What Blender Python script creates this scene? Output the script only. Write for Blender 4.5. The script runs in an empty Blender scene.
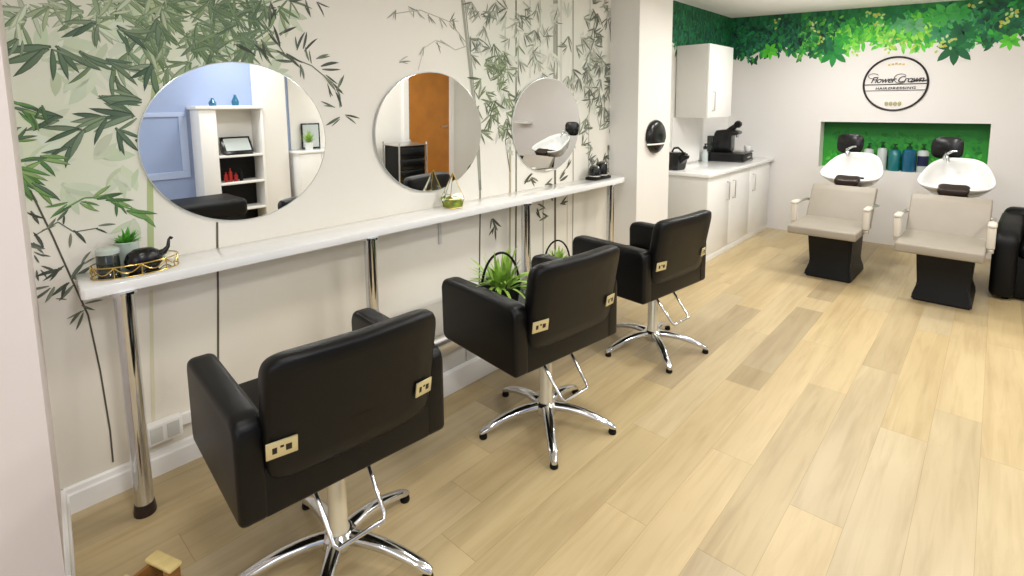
import bpy, bmesh, math, random
from mathutils import Vector, Matrix
SC = bpy.context.scene
COL = SC.collection
PI = math.pi
rnd = random.Random(7)

# ------------------------------------------------------------------ camera calibration
F, PX, PY = 530.0, 512.0, 168.1164
RX = Vector((0.7383492, 0.6743498, -0.00963333))      # image right
RD = Vector((0.07301453, -0.09412764, -0.99287908))   # image down
RF = Vector((-0.67045457, 0.7323881, -0.1187364))     # forward
EYE = Vector((0, 0, 1.52))
cd = bpy.data.cameras.new('camera'); cam = bpy.data.objects.new('camera', cd); COL.objects.link(cam)
m = Matrix((RX, -RD, -RF)).transposed().to_4x4(); m.translation = EYE
cam.matrix_world = m
cd.sensor_width = 36; cd.lens = F / 1024 * 36
cd.shift_y = (PY - 288) / 1024; cd.clip_start = .02
SC.camera = cam

def at(px, py, ax, v):
    """a point of the place: where the sight line meets a wall, floor or shelf plane"""
    d = RX * (px - PX) + RD * (py - PY) + RF * F
    return EYE + d * ((v - EYE[ax]) / d[ax])

# ------------------------------------------------------------------ materials
def lin(c):
    return tuple((x / 12.92 if x <= .04045 else ((x + .055) / 1.055) ** 2.4) for x in (v / 255 for v in c))
def mat(name, rgb, rough=.5, metal=0, coat=0, spec=.5, bump=0, bscale=200, var=0, vscale=3, trans=0, emit=0, ior=1.45):
    m = bpy.data.materials.new(name); m.use_nodes = True
    n, l = m.node_tree.nodes, m.node_tree.links
    b = n['Principled BSDF']
    c = lin(rgb)
    b.inputs['Base Color'].default_value = (*c, 1)
    b.inputs['Roughness'].default_value = rough; b.inputs['Metallic'].default_value = metal
    b.inputs['Coat Weight'].default_value = coat; b.inputs['Specular IOR Level'].default_value = spec
    b.inputs['Transmission Weight'].default_value = trans; b.inputs['IOR'].default_value = ior
    if emit:
        b.inputs['Emission Color'].default_value = (*c, 1); b.inputs['Emission Strength'].default_value = emit
    tc = n.new('ShaderNodeTexCoord')
    if bump:
        t = n.new('ShaderNodeTexNoise'); t.inputs['Scale'].default_value = bscale; t.inputs['Detail'].default_value = 3
        l.new(tc.outputs['Object'], t.inputs['Vector'])
        bp = n.new('ShaderNodeBump'); bp.inputs['Strength'].default_value = bump; bp.inputs['Distance'].default_value = .002
        l.new(t.outputs['Fac'], bp.inputs['Height']); l.new(bp.outputs['Normal'], b.inputs['Normal'])
    if var:
        t = n.new('ShaderNodeTexNoise'); t.inputs['Scale'].default_value = vscale; t.inputs['Detail'].default_value = 4
        l.new(tc.outputs['Object'], t.inputs['Vector'])
        r = n.new('ShaderNodeValToRGB')
        r.color_ramp.elements[0].position = .3; r.color_ramp.elements[1].position = .7
        r.color_ramp.elements[0].color = (*[x * (1 - var) for x in c], 1)
        r.color_ramp.elements[1].color = (*[min(1, x * (1 + var)) for x in c], 1)
        l.new(t.outputs['Fac'], r.inputs['Fac']); l.new(r.outputs['Color'], b.inputs['Base Color'])
    return m
def attr_mat(name, rough=.6):
    m = mat(name, (255, 255, 255), rough, bump=.08, bscale=300)
    n, l = m.node_tree.nodes, m.node_tree.links
    a = n.new('ShaderNodeVertexColor'); a.layer_name = 'Col'
    l.new(a.outputs['Color'], n['Principled BSDF'].inputs['Base Color'])
    return m

WALLC = (232, 229, 223)
M = dict(
    bluetrim=mat('daylight-tinted gloss trim', (176, 190, 220), .4, var=.01),  # same blue daylight cast put into the trim colour
    paint=mat('wall paint', WALLC, .7, bump=.08, bscale=250, var=.015, vscale=2),
    pinkish=mat('return wall paint', (232, 222, 218), .7, bump=.05, var=.01),
    blue=mat('daylight-tinted wall paint', (152, 168, 202), .7, bump=.05, var=.02),  # blue cast of window daylight put into the wall's base colour
    ceil=mat('ceiling paint', (240, 238, 234), .8, bump=.05, var=.01),
    mural=attr_mat('printed bamboo wall covering', .55),
    green=attr_mat('printed foliage wall covering', .6),
    trim=mat('white gloss trim paint', (240, 238, 234), .35, var=.01),
    white=mat('white cabinet laminate', (238, 237, 234), .3, var=.008),
    greyside=mat('pale grey cabinet panel', (208, 206, 200), .45, var=.01),
    shelf=mat('white gloss shelf laminate', (240, 240, 238), .16, coat=.5, var=.012, vscale=6),
    leather=mat('black leather', (7, 7, 8), .4, bump=.18, bscale=260, spec=.32, var=.2, vscale=8),
    sofa=mat('black sofa leather', (8, 9, 11), .5, spec=.3, bump=.15, bscale=200, var=.2),
    black=mat('black plastic', (14, 14, 15), .25, var=.1),
    blackm=mat('matt black plastic', (9, 9, 9), .5, spec=.3, var=.15, vscale=6),
    dark=mat('dark brown rubber', (38, 24, 20), .4, var=.1),
    chrome=mat('chrome', (214, 216, 220), .12, metal=1, var=.03, vscale=10),
    satin=mat('satin steel', (206, 205, 202), .3, metal=1, var=.03),
    darkm=mat('dark metal', (60, 58, 55), .3, metal=.9, var=.05),
    column=mat('cream enamelled column', (222, 214, 190), .25, metal=.45, var=.02),
    plate=mat('pale brass hinge plate', (216, 206, 164), .3, metal=.55, var=.05),
    cream=mat('taupe cream leather', (150, 142, 129), .5, bump=.1, bscale=160, var=.03, vscale=6),
    creamd=mat('cream leather edge', (184, 172, 152), .5, bump=.1, bscale=160, var=.03),
    armw=mat('ivory arm pad', (204, 197, 184), .4, var=.02),
    ceramic=mat('white ceramic', (226, 226, 223), .12, coat=.6, var=.005),
    mirror=mat('mirror glass', (238, 240, 240), .01, metal=1, var=.004),
    medge=mat('mirror ground edge', (205, 210, 205), .2, metal=.3, var=.02),
    gold=mat('gold wire', (200, 170, 92), .25, metal=1, var=.05),
    goldp=mat('gold print', (206, 180, 110), .6, var=.05),
    sage=mat('sage gold print', (176, 170, 116), .6, var=.05),
    ink=mat('black sign lettering', (34, 30, 30), .5, var=.05),
    glass=mat('clear glass', (246, 250, 248), .02, trans=1, ior=1.25, var=.004),
    smoke=mat('smoked glass', (52, 60, 52), .08, trans=.35, coat=.5, var=.1),
    palepot=mat('pale grey green glazed pot', (188, 200, 190), .25, coat=.3, var=.05),
    leaf=mat('leaf green', (146, 184, 78), .45, var=.35, vscale=18),
    succ=mat('succulent green', (96, 176, 60), .5, var=.3, vscale=40),
    moss=mat('moss', (140, 158, 62), .9, bump=.6, bscale=120, var=.35, vscale=40),
    rose=mat('white rose petals', (240, 234, 214), .6, var=.04),
    basket=mat('dark woven basket', (40, 42, 34), .7, bump=.6, bscale=90, var=.3, vscale=30),
    teal=mat('teal bottle plastic', (18, 108, 112), .25, coat=.4, var=.08),
    blueb=mat('petrol blue bottle plastic', (20, 92, 124), .25, coat=.4, var=.08),
    silver=mat('grey white bottle plastic', (186, 194, 192), .3, var=.04),
    navy=mat('navy label', (24, 28, 66), .4, var=.05),
    greenpump=mat('dark green pump plastic', (10, 62, 34), .3, var=.1),
    plywood=mat('light birch wood', (232, 208, 140), .5, var=.08, vscale=14),
    brownwood=mat('brown stained board', (150, 104, 52), .5, var=.12, vscale=10),
    door=mat('orange brown wood', (176, 112, 40), .4, var=.12, vscale=4),
    grey=mat('pale grey plastic', (204, 204, 198), .4, var=.02),
    red=mat('red bottle', (170, 40, 34), .4, var=.1),
    lamp=mat('lit diffuser', (255, 250, 240), .5, emit=6),
)

# floor: oak boards along y, built with math on object coordinates
def floor_mat():
    m = bpy.data.materials.new('pale oak plank floor'); m.use_nodes = True
    n, l = m.node_tree.nodes, m.node_tree.links
    b = n['Principled BSDF']
    def mth(op, a, c=None, cl=False):
        q = n.new('ShaderNodeMath'); q.operation = op; q.use_clamp = cl
        for i, v in enumerate((a, c)):
            if v is None: continue
            if isinstance(v, (int, float)): q.inputs[i].default_value = v
            else: l.new(v, q.inputs[i])
        return q.outputs[0]
    tc = n.new('ShaderNodeTexCoord'); sp = n.new('ShaderNodeSeparateXYZ'); l.new(tc.outputs['Object'], sp.inputs[0])
    W_, L_, X0 = FW, FL, FX0
    u = mth('DIVIDE', mth('SUBTRACT', sp.outputs['X'], X0), W_)
    row = mth('FLOOR', u); fu = mth('FRACT', u)
    wn = n.new('ShaderNodeTexWhiteNoise'); wn.noise_dimensions = '1D'; l.new(row, wn.inputs['W'])
    v = mth('DIVIDE', mth('ADD', sp.outputs['Y'], mth('MULTIPLY', wn.outputs['Value'], 4.7)), L_)
    seg = mth('FLOOR', v); fv = mth('FRACT', v)
    cb = n.new('ShaderNodeCombineXYZ'); l.new(row, cb.inputs[0]); l.new(seg, cb.inputs[1])
    w2 = n.new('ShaderNodeTexWhiteNoise'); w2.noise_dimensions = '2D'; l.new(cb.outputs[0], w2.inputs['Vector'])
    # grain
    mp = n.new('ShaderNodeVectorMath'); mp.operation = 'MULTIPLY'; l.new(tc.outputs['Object'], mp.inputs[0]); mp.inputs[1].default_value = (26, 1.7, 1)
    ad = n.new('ShaderNodeVectorMath'); ad.operation = 'ADD'; l.new(mp.outputs[0], ad.inputs[0])
    sc = n.new('ShaderNodeVectorMath'); sc.operation = 'SCALE'; l.new(w2.outputs['Color'], sc.inputs[0]); sc.inputs['Scale'].default_value = 37
    l.new(sc.outputs[0], ad.inputs[1])
    g = n.new('ShaderNodeTexNoise'); g.inputs['Scale'].default_value = 1; g.inputs['Detail'].default_value = 6; g.inputs['Roughness'].default_value = .6; g.inputs['Distortion'].default_value = .6
    l.new(ad.outputs[0], g.inputs['Vector'])
    mp2 = n.new('ShaderNodeVectorMath'); mp2.operation = 'MULTIPLY'; l.new(ad.outputs[0], mp2.inputs[0]); mp2.inputs[1].default_value = (.2, .7, 1)
    g2 = n.new('ShaderNodeTexNoise'); g2.inputs['Scale'].default_value = 1; g2.inputs['Detail'].default_value = 3; l.new(mp2.outputs[0], g2.inputs['Vector'])
    r = n.new('ShaderNodeValToRGB'); e = r.color_ramp.elements
    e[0].position = 0; e[0].color = (*lin((170, 153, 120)), 1)
    e[1].position = 1; e[1].color = (*lin((200, 180, 137)), 1)
    for p, c in ((.12, (178, 160, 124)), (.3, (190, 170, 127)), (.62, (199, 178, 134)), (.8, (188, 172, 138))):
        x = e.new(p); x.color = (*lin(c), 1)
    l.new(w2.outputs['Value'], r.inputs['Fac'])
    r2 = n.new('ShaderNodeValToRGB'); r2.color_ramp.elements[0].position = .28; r2.color_ramp.elements[0].color = (.70, .64, .56, 1)
    r2.color_ramp.elements[1].position = .56; r2.color_ramp.elements[1].color = (1, 1, 1, 1)
    l.new(g.outputs['Fac'], r2.inputs['Fac'])
    r3 = n.new('ShaderNodeValToRGB'); r3.color_ramp.elements[0].position = .3; r3.color_ramp.elements[0].color = (.86, .83, .8, 1)
    r3.color_ramp.elements[1].position = .7; r3.color_ramp.elements[1].color = (1.05, 1.05, 1.05, 1)
    l.new(g2.outputs['Fac'], r3.inputs['Fac'])
    def mul(a, c, f=1.0):
        q = n.new('ShaderNodeMix'); q.data_type = 'RGBA'; q.blend_type = 'MULTIPLY'; q.inputs['Factor'].default_value = f
        l.new(a, q.inputs[6]); l.new(c, q.inputs[7]); return q.outputs[2]
    c = mul(mul(r.outputs['Color'], r2.outputs['Color'], .55), r3.outputs['Color'], .9)
    # joints
    ju = mth('MULTIPLY', mth('GREATER_THAN', fu, .004), mth('LESS_THAN', fu, .996))
    jv = mth('GREATER_THAN', fv, .0014)
    j = mth('MULTIPLY', ju, jv)
    q = n.new('ShaderNodeMix'); q.data_type = 'RGBA'; l.new(j, q.inputs['Factor'])
    dk = mul(c, c, .6); l.new(dk, q.inputs[6]); l.new(c, q.inputs[7])
    # one greyer board
    bx = mth('MULTIPLY', mth('MULTIPLY', mth('GREATER_THAN', sp.outputs['X'], DKX[0]), mth('LESS_THAN', sp.outputs['X'], DKX[1])),
             mth('MULTIPLY', mth('GREATER_THAN', sp.outputs['Y'], DKY[0]), mth('LESS_THAN', sp.outputs['Y'], DKY[1])))
    dm = n.new('ShaderNodeMix'); dm.data_type = 'RGBA'; dm.blend_type = 'MULTIPLY'; l.new(bx, dm.inputs['Factor'])
    l.new(q.outputs[2], dm.inputs[6]); dm.inputs[7].default_value = (.74, .73, .74, 1)
    l.new(dm.outputs[2], b.inputs['Base Color'])
    b.inputs['Roughness'].default_value = .42
    bp = n.new('ShaderNodeBump'); bp.inputs['Strength'].default_value = .12; bp.inputs['Distance'].default_value = .002
    l.new(g.outputs['Fac'], bp.inputs['Height']); l.new(bp.outputs['Normal'], b.inputs['Normal'])
    return m
# width of a board and the greyer one (between the second chair and the wash units)
_a, _b, _c, _d = at(724, 379, 2, 0), at(756, 390, 2, 0), at(798, 307, 2, 0), at(826, 313, 2, 0)
DKX = ((_a.x + _c.x) / 2, (_b.x + _d.x) / 2); DKY = ((_a.y + _b.y) / 2, (_c.y + _d.y) / 2)
FW = DKX[1] - DKX[0]; FX0 = DKX[0]; FL = 1.45
M['floor'] = floor_mat()

# ------------------------------------------------------------------ mesh helpers
def BM(): return bmesh.new()
def merge(bm, other):
    me = bpy.data.meshes.new('t'); other.to_mesh(me); other.free(); bm.from_mesh(me); bpy.data.meshes.remove(me); return bm
def box(bm, lo, hi, bev=0, seg=2, mi=0, rot=None, piv=None):
    b = BM()
    c = [(lo[i] + hi[i]) / 2 for i in range(3)]; s = [abs(hi[i] - lo[i]) for i in range(3)]
    bmesh.ops.create_cube(b, size=1, matrix=Matrix.Translation(c) @ Matrix.Diagonal((*s, 1)))
    if bev: bmesh.ops.bevel(b, geom=b.edges[:] , offset=min(bev, min(s) * .49), segments=seg, profile=.5, affect='EDGES')
    if rot is not None:
        bmesh.ops.rotate(b, cent=piv or c, matrix=rot, verts=b.verts[:])
    for f in b.faces: f.material_index = mi
    return merge(bm, b)
def prism(bm, pts, ax, a, c, bev=0, seg=2, mi=0):
    """polygon pts (2D, in the two axes other than ax in order) extruded along ax from a to c"""
    b = BM(); o = [i for i in range(3) if i != ax]
    def P(p, v):
        r = [0, 0, 0]; r[o[0]], r[o[1]] = p; r[ax] = v; return r
    A = [b.verts.new(P(p, a)) for p in pts]; B = [b.verts.new(P(p, c)) for p in pts]
    b.faces.new(A); b.faces.new(B[::-1])
    for i in range(len(pts)):
        j = (i + 1) % len(pts); b.faces.new((A[i], B[i], B[j], A[j]))
    bmesh.ops.recalc_face_normals(b, faces=b.faces[:])
    if bev: bmesh.ops.bevel(b, geom=b.edges[:], offset=bev, segments=seg, profile=.5, affect='EDGES')
    for f in b.faces: f.material_index = mi
    return merge(bm, b)
def lathe(bm, prof, c=(0, 0, 0), n=24, sx=1, sy=1, mi=0):
    b = BM(); rings = []
    for r, z in prof:
        if r < 1e-6: rings.append([b.verts.new((c[0], c[1], c[2] + z))])
        else: rings.append([b.verts.new((c[0] + r * sx * math.cos(2 * PI * k / n), c[1] + r * sy * math.sin(2 * PI * k / n), c[2] + z)) for k in range(n)])
    for A, B in zip(rings, rings[1:]):
        for k in range(n):
            j = (k + 1) % n
            if len(A) == 1 and len(B) == 1: continue
            if len(A) == 1: b.faces.new((A[0], B[j], B[k]))
            elif len(B) == 1: b.faces.new((A[k], A[j], B[0]))
            else: b.faces.new((A[k], A[j], B[j], B[k]))
    bmesh.ops.recalc_face_normals(b, faces=b.faces[:])
    for f in b.faces: f.material_index = mi
    return merge(bm, b)
def tube(bm, pts, r, n=10, closed=False, flat=1.0, mi=0):
    """round bar along pts; r a number or one radius per point"""
    b = BM(); P = [Vector(p) for p in pts]; rings = []; N = len(P)
    up = Vector((0, 0, 1)); prev = None
    for i, p in enumerate(P):
        if closed: t = P[(i + 1) % N] - P[i - 1]
        else: t = P[min(i + 1, N - 1)] - P[max(i - 1, 0)]
        t.normalize()
        if prev is None:
            a = t.cross(up)
            if a.length < .05: a = t.cross(Vector((1, 0, 0)))
        else:
            a = prev - t * prev.dot(t)
            if a.length < 1e-4: a = t.cross(up)
        a.normalize(); prev = a; c = t.cross(a)
        rr = r[i] if isinstance(r, (list, tuple)) else r
        rings.append([b.verts.new(p + a * math.cos(2 * PI * k / n) * rr + c * math.sin(2 * PI * k / n) * rr * flat) for k in range(n)])
    for i in range(N if closed else N - 1):
        A, B = rings[i], rings[(i + 1) % N]
        for k in range(n):
            j = (k + 1) % n; b.faces.new((A[k], A[j], B[j], B[k]))
    if not closed:
        b.faces.new(rings[0][::-1]); b.faces.new(rings[-1])
    bmesh.ops.recalc_face_normals(b, faces=b.faces[:])
    for f in b.faces: f.material_index = mi
    return merge(bm, b)
def loft(bm, rings, cap=True, mi=0):
    b = BM(); R = [[b.verts.new(p) for p in r] for r in rings]; n = len(R[0])
    for A, B in zip(R, R[1:]):
        for k in range(n):
            j = (k + 1) % n; b.faces.new((A[k], A[j], B[j], B[k]))
    if cap: b.faces.new(R[0][::-1]); b.faces.new(R[-1])
    bmesh.ops.recalc_face_normals(b, faces=b.faces[:])
    for f in b.faces: f.material_index = mi
    return merge(bm, b)
def leafblade(bm, p0, d, L, w, droop=.5, seg=5, side=None):
    """a curved leaf strip in space"""
    p = Vector(p0); d = Vector(d).normalized()
    s = d.cross(Vector((0, 0, 1)))
    if s.length < .05: s = Vector((1, 0, 0))
    s.normalize(); prev = None
    for i in range(seg + 1):
        t = i / seg; ww = w * (math.sin(PI * (.15 + .85 * t)) ** .7 if t < 1 else 0)
        q = [bm.verts.new(p + s * ww / 2), bm.verts.new(p - s * ww / 2)]
        if prev: bm.faces.new((prev[0], prev[1], q[1], q[0]))
        prev = q; d = (d + Vector((0, 0, -droop / seg))).normalized(); p = p + d * (L / seg)
def obj(name, bm, mats, parent=None, smooth=True, angle=40, loc=None):
    me = bpy.data.meshes.new(name); bm.to_mesh(me); bm.free()
    if not isinstance(mats, (list, tuple)): mats = [mats]
    for x in mats: me.materials.append(M[x])
    if smooth:
        me.polygons.foreach_set('use_smooth', [True] * len(me.polygons))
        me.set_sharp_from_angle(angle=math.radians(angle))
    o = bpy.data.objects.new(name, me); COL.objects.link(o)
    if parent: o.parent = parent
    if loc: o.location = loc
    return o
def tag(o, label, cat, group=None, kind=None):
    o['label'] = label; o['category'] = cat
    if group: o['group'] = group
    if kind: o['kind'] = kind
    return o
def thing(name, label, cat, loc=(0, 0, 0), rz=0, group=None):
    o = bpy.data.objects.new(name, None); o.empty_display_size = .1; COL.objects.link(o)
    o.location = loc; o.rotation_euler = (0, 0, rz)
    return tag(o, label, cat, group)
def struct(name, bm, mats, parent=None, smooth=False):
    o = obj(name, bm, mats, parent, smooth)
    if parent is None: o['kind'] = 'structure'
    return o
def copy_tree(o, parent=None):
    c = o.copy(); COL.objects.link(c); c.parent = parent
    for ch in [x for x in bpy.data.objects if x.parent == o]: copy_tree(ch, c)
    return c
def set_sharp(o): pass

# ------------------------------------------------------------------ room sizes
XW, XR, YB, XREC = -2.49, 1.9, 6.77, -2.51
YN, YP0, YP1, XP = .2, 3.98, 4.57, -2.215
def ceil_z(x): return 2.556 - .037 * (x + 2.555)
ZT = 2.72

bm = BM(); box(bm, (-2.8, -1.6, -.1), (2.1, 7.1, 0)); struct('floor', bm, 'floor')
bm = BM()
v = [bm.verts.new((x, y, ceil_z(x) + dz)) for dz in (0, .15) for x, y in ((-2.8, -1.6), (2.1, -1.6), (2.1, 7.1), (-2.8, 7.1))]
for f in ((3, 2, 1, 0), (4, 5, 6, 7), (0, 1, 5, 4), (1, 2, 6, 5), (2, 3, 7, 6), (3, 0, 4, 7)): bm.faces.new([v[i] for i in f])
bmesh.ops.recalc_face_normals(bm, faces=bm.faces[:])
struct('ceiling', bm, 'ceil')

# ---- printed walls: coloured faces of the wall's own mesh
class Print:
    """collects flat coloured shapes on one plane; uv -> 3D by fn(u, v, lift)"""
    def __init__(s, fn): s.fn = fn; s.bm = BM(); s.cl = s.bm.loops.layers.float_color.new('Col'); s.k = 0; s.cellc = 0
    def poly(s, pts, col, lift=None, mi=0):
        s.k += 1
        h = .0006 + s.k * 4e-7 if lift is None else lift
        try: f = s.bm.faces.new([s.bm.verts.new(s.fn(u, w, h)) for u, w in pts])
        except ValueError: return
        f.material_index = mi
        cols = col if isinstance(col, list) else [col] * len(pts)
        for lp, c in zip(f.loops, cols): lp[s.cl] = (*lin(c), 1)
    def grid(s, u0, u1, w0, w1, nu, nw, colf):
        V = [[s.bm.verts.new(s.fn(u0 + (u1 - u0) * i / nu, w0 + (w1 - w0) * j / nw, 0)) for j in range(nw + 1)] for i in range(nu + 1)]
        C = [[(*lin(colf(u0 + (u1 - u0) * i / nu, w0 + (w1 - w0) * j / nw)), 1) for j in range(nw + 1)] for i in range(nu + 1)]
        for i in range(nu):
            for j in range(nw):
                f = s.bm.faces.new((V[i][j], V[i + 1][j], V[i + 1][j + 1], V[i][j + 1]))
                for lp, (a, b_) in zip(f.loops, ((i, j), (i + 1, j), (i + 1, j + 1), (i, j + 1))): lp[s.cl] = C[a][b_]
    def leaf(s, u, w, ang, L, wd, col, bend=.0, tipcol=None):
        n = 5; A, B = [], []; a = ang; x, y = u, w
        for i in range(n + 1):
            t = i / n; h = wd / 2 * (math.sin(PI * min(1, t * .92 + .08)) ** .8) if i < n else 0
            A.append((x - math.sin(a) * h, y + math.cos(a) * h)); B.append((x + math.sin(a) * h, y - math.cos(a) * h))
            x += math.cos(a) * L / n; y += math.sin(a) * L / n; a += bend / n
        pts = A + B[::-1][1:]
        if tipcol:
            cs = [tuple(c + (d - c) * i / n for c, d in zip(col, tipcol)) for i in range(n + 1)]
            cols = cs + cs[::-1][1:]
        else: cols = [col] * len(pts)
        s.poly(pts, cols)
    def line(s, pts, wd, col):
        for (a, b_), (c, d) in zip(pts, pts[1:]):
            dx, dy = c - a, d - b_; L = math.hypot(dx, dy) or 1; nx, ny = -dy / L * wd / 2, dx / L * wd / 2
            s.poly([(a + nx, b_ + ny), (c + nx, d + ny), (c - nx, d - ny), (a - nx, b_ - ny)], col)
def mixc(a, b_, t): return tuple(x + (y - x) * t for x, y in zip(a, b_))
def jit(c, k, r=rnd): 
    d = r.uniform(-k, k); return tuple(max(0, min(255, x + d + r.uniform(-k / 3, k / 3))) for x in c)

# ---- left wall with the bamboo print
W = Print(lambda u, w, h: (XW + h, u, w))
def wp(px, py): p = at(px, py, 0, XW); return p.y, p.z
haze = []   # soft green washes behind the leaves; the shelf's beige shade painted below it
for px, py, r, c, k in ((160, 40, .3, (208, 220, 188), .6), (60, 140, .2, (212, 222, 194), .6), (230, 20, .25, (212, 222, 194), .5), (30, 60, .25, (214, 220, 202), .6), (25, 160, .18, (206, 220, 186), .5),
                        (110, 185, .16, (214, 222, 200), .5), (500, 60, .35, (204, 210, 196), .7), (592, 70, .45, (188, 193, 182), .8), (545, 20, .45, (202, 208, 194), .7), (590, 190, .3, (208, 207, 194), .5),
                        (550, 230, .45, (208, 204, 186), .5), (130, 440, .35, (222, 213, 192), .45), (330, 320, .5, (223, 214, 192), .5)):
    u, w = wp(px, py); haze.append((u, w, r, c, k))
def wallcol(u, w):
    c = (233, 229, 219)
    for hu, hw, r, hc, k in haze:
        t = k * math.exp(-((u - hu) ** 2 + (w - hw) ** 2) / (r * r)); c = mixc(c, hc, t)
    return c
W.grid(.0, YP0, 0, ZT, 110, 70, wallcol)
GL = [(128, 150, 112), (112, 138, 100), (94, 120, 88), (152, 172, 132), (168, 184, 146), (78, 102, 76), (138, 162, 116), (184, 196, 166)]
GV = [(96, 146, 74), (118, 164, 84), (74, 118, 62), (146, 182, 108), (64, 92, 56)]
GD = [(76, 84, 70), (62, 68, 60), (96, 106, 88), (120, 128, 108)]
GG = [(150, 156, 140), (128, 136, 118), (170, 174, 160), (108, 116, 100), (186, 188, 176), (92, 98, 84)]
def spray(px, py, n, R, L, pal, spread=2 * PI, a0=0, wd=.16, k=10):
    """a fan of leaves hanging round one twig end"""
    u0, w0 = wp(px, py)
    for i in range(n):
        a = a0 + rnd.uniform(-spread / 2, spread / 2); rr = R * rnd.random() ** .6
        b = rnd.uniform(0, 2 * PI)
        ll = .74 * L * rnd.uniform(.6, 1.25)
        col = jit(rnd.choice(pal), k)
        W.leaf(u0 + rr * math.cos(b), w0 + rr * math.sin(b), a, ll, ll * wd * rnd.uniform(.7, 1.2), col, rnd.uniform(-.5, .5), jit(rnd.choice(pal), k))
def stem(pts, wd, col): W.line([wp(*p) for p in pts], wd, col)
def fan(px, py, d, n, spread, L, pal, wd=.17, k=8, edge=.22, start=.0):
    """bamboo leaves springing from one node: a darker blade with a lighter face laid inside it"""
    u0, w0 = wp(px, py)
    for i in range(n):
        a = d + spread * ((i + .5) / n - .5) + rnd.uniform(-.18, .18); ll = L * rnd.uniform(.65, 1.15); b = rnd.uniform(-.4, .4)
        col = jit(rnd.choice(pal), k); ww = ll * wd * rnd.uniform(.8, 1.2); o = L * start * rnd.uniform(.2, 1)
        uu, vv = u0 + math.cos(a) * o + rnd.uniform(-.01, .01), w0 + math.sin(a) * o + rnd.uniform(-.01, .01)
        if edge: W.leaf(uu, vv, a, ll, ww, mixc(col, (30, 40, 30), edge), b)
        q = ll * .04
        W.leaf(uu + math.cos(a) * q - math.sin(a) * ww * .08, vv + math.sin(a) * q + math.cos(a) * ww * .08, a, ll * .88, ww * (.7 if edge else 1), mixc(col, (236, 236, 220), .12), b, col)
def drift(n, box_, dens, L, pal, wd=.17, lv=(4, 7), dirs=(-1.5, 1.3), edge=.22, spread=1.9):
    c = 0
    for _ in range(n * 40):
        if c >= n: break
        x, y = rnd.uniform(box_[0], box_[2]), rnd.uniform(box_[1], box_[3])
        if rnd.random() > dens(x, y): continue
        c += 1; fan(x, y, rnd.gauss(*dirs), rnd.randint(*lv), spread, L, pal, wd, edge=edge)
PALE = [(206, 216, 192), (198, 210, 182), (214, 222, 204), (192, 206, 176)]
SAGE = [(146, 166, 130), (128, 152, 112), (160, 178, 142), (112, 138, 98), (176, 190, 156), (98, 124, 84)]
DEEP = [(84, 110, 84), (68, 94, 72), (102, 126, 98), (118, 140, 110)]
VIV = [(92, 140, 70), (112, 156, 82), (70, 116, 60), (132, 168, 98), (66, 100, 60)]
# pale blurred leaves far behind
drift(26, (0, 0, 300, 75), lambda x, y: 1, .13, PALE, .26, (4, 6), edge=0)
drift(14, (0, 60, 140, 230), lambda x, y: 1, .12, PALE, .28, (3, 5), edge=0)
stem([(152, 0), (158, 50), (152, 120), (150, 190), (151, 262)], .022, (176, 190, 138))
stem([(151, 290), (152, 360), (154, 440)], .013, (216, 212, 184))
for q in (40, 62, 84): fan(156, q, 0, 2, 6, .03, [(168, 184, 124)], .8, edge=.1)
# the crown of the bamboo
crown = lambda x, y: max(0, 1 - ((x - 185) / 100) ** 2) * max(.1, 1 - y / 95)
drift(52, (85, -6, 285, 85), crown, .105, SAGE, .16, (4, 7))
drift(22, (140, 0, 270, 75), crown, .10, [SAGE[3], SAGE[5], DEEP[2]], .15, (3, 5))
drift(14, (0, 0, 120, 35), lambda x, y: .8, .10, SAGE[:3] + PALE[:2], .16, (3, 5))
drift(20, (215, -4, 300, 50), lambda x, y: max(0, 1 - abs(x - 250) / 55), .11, [SAGE[3], DEEP[0], DEEP[2]], .085, (3, 5), edge=.1)
# clear darker sprays
for px, py, d, n, sp, L in [(48, 46, -2.3, 4, 2.0, .14), (56, 48, -1.0, 4, 1.3, .14), (80, 52, -.7, 3, .8, .12), (108, 60, -.4, 3, .6, .12), (128, 55, 1.2, 2, .8, .09), (113, 76, -1.5, 2, .5, .11), (100, 95, -.5, 3, .8, .12),
                            (134, 116, 3.3, 6, 1.4, .13), (105, 116, 3.5, 5, 1.2, .11), (82, 128, 3.6, 4, 1.3, .11), (118, 130, -1.2, 4, 1.4, .11), (140, 100, 2.8, 4, 1.2, .12), (60, 118, 3.4, 4, 1.3, .1), (138, 140, -1.0, 3, 1.0, .11), (68, 145, -2.4, 3, 1.0, .1), (20, 40, -2.0, 3, 1.0, .09), (95, 24, -2.4, 4, 1.4, .11), (120, 28, -.6, 4, 1.2, .12), (150, 66, -2.3, 4, 1.6, .12)]:
    fan(px, py, d, n, sp, L, DEEP, .17, edge=.3)
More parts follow.
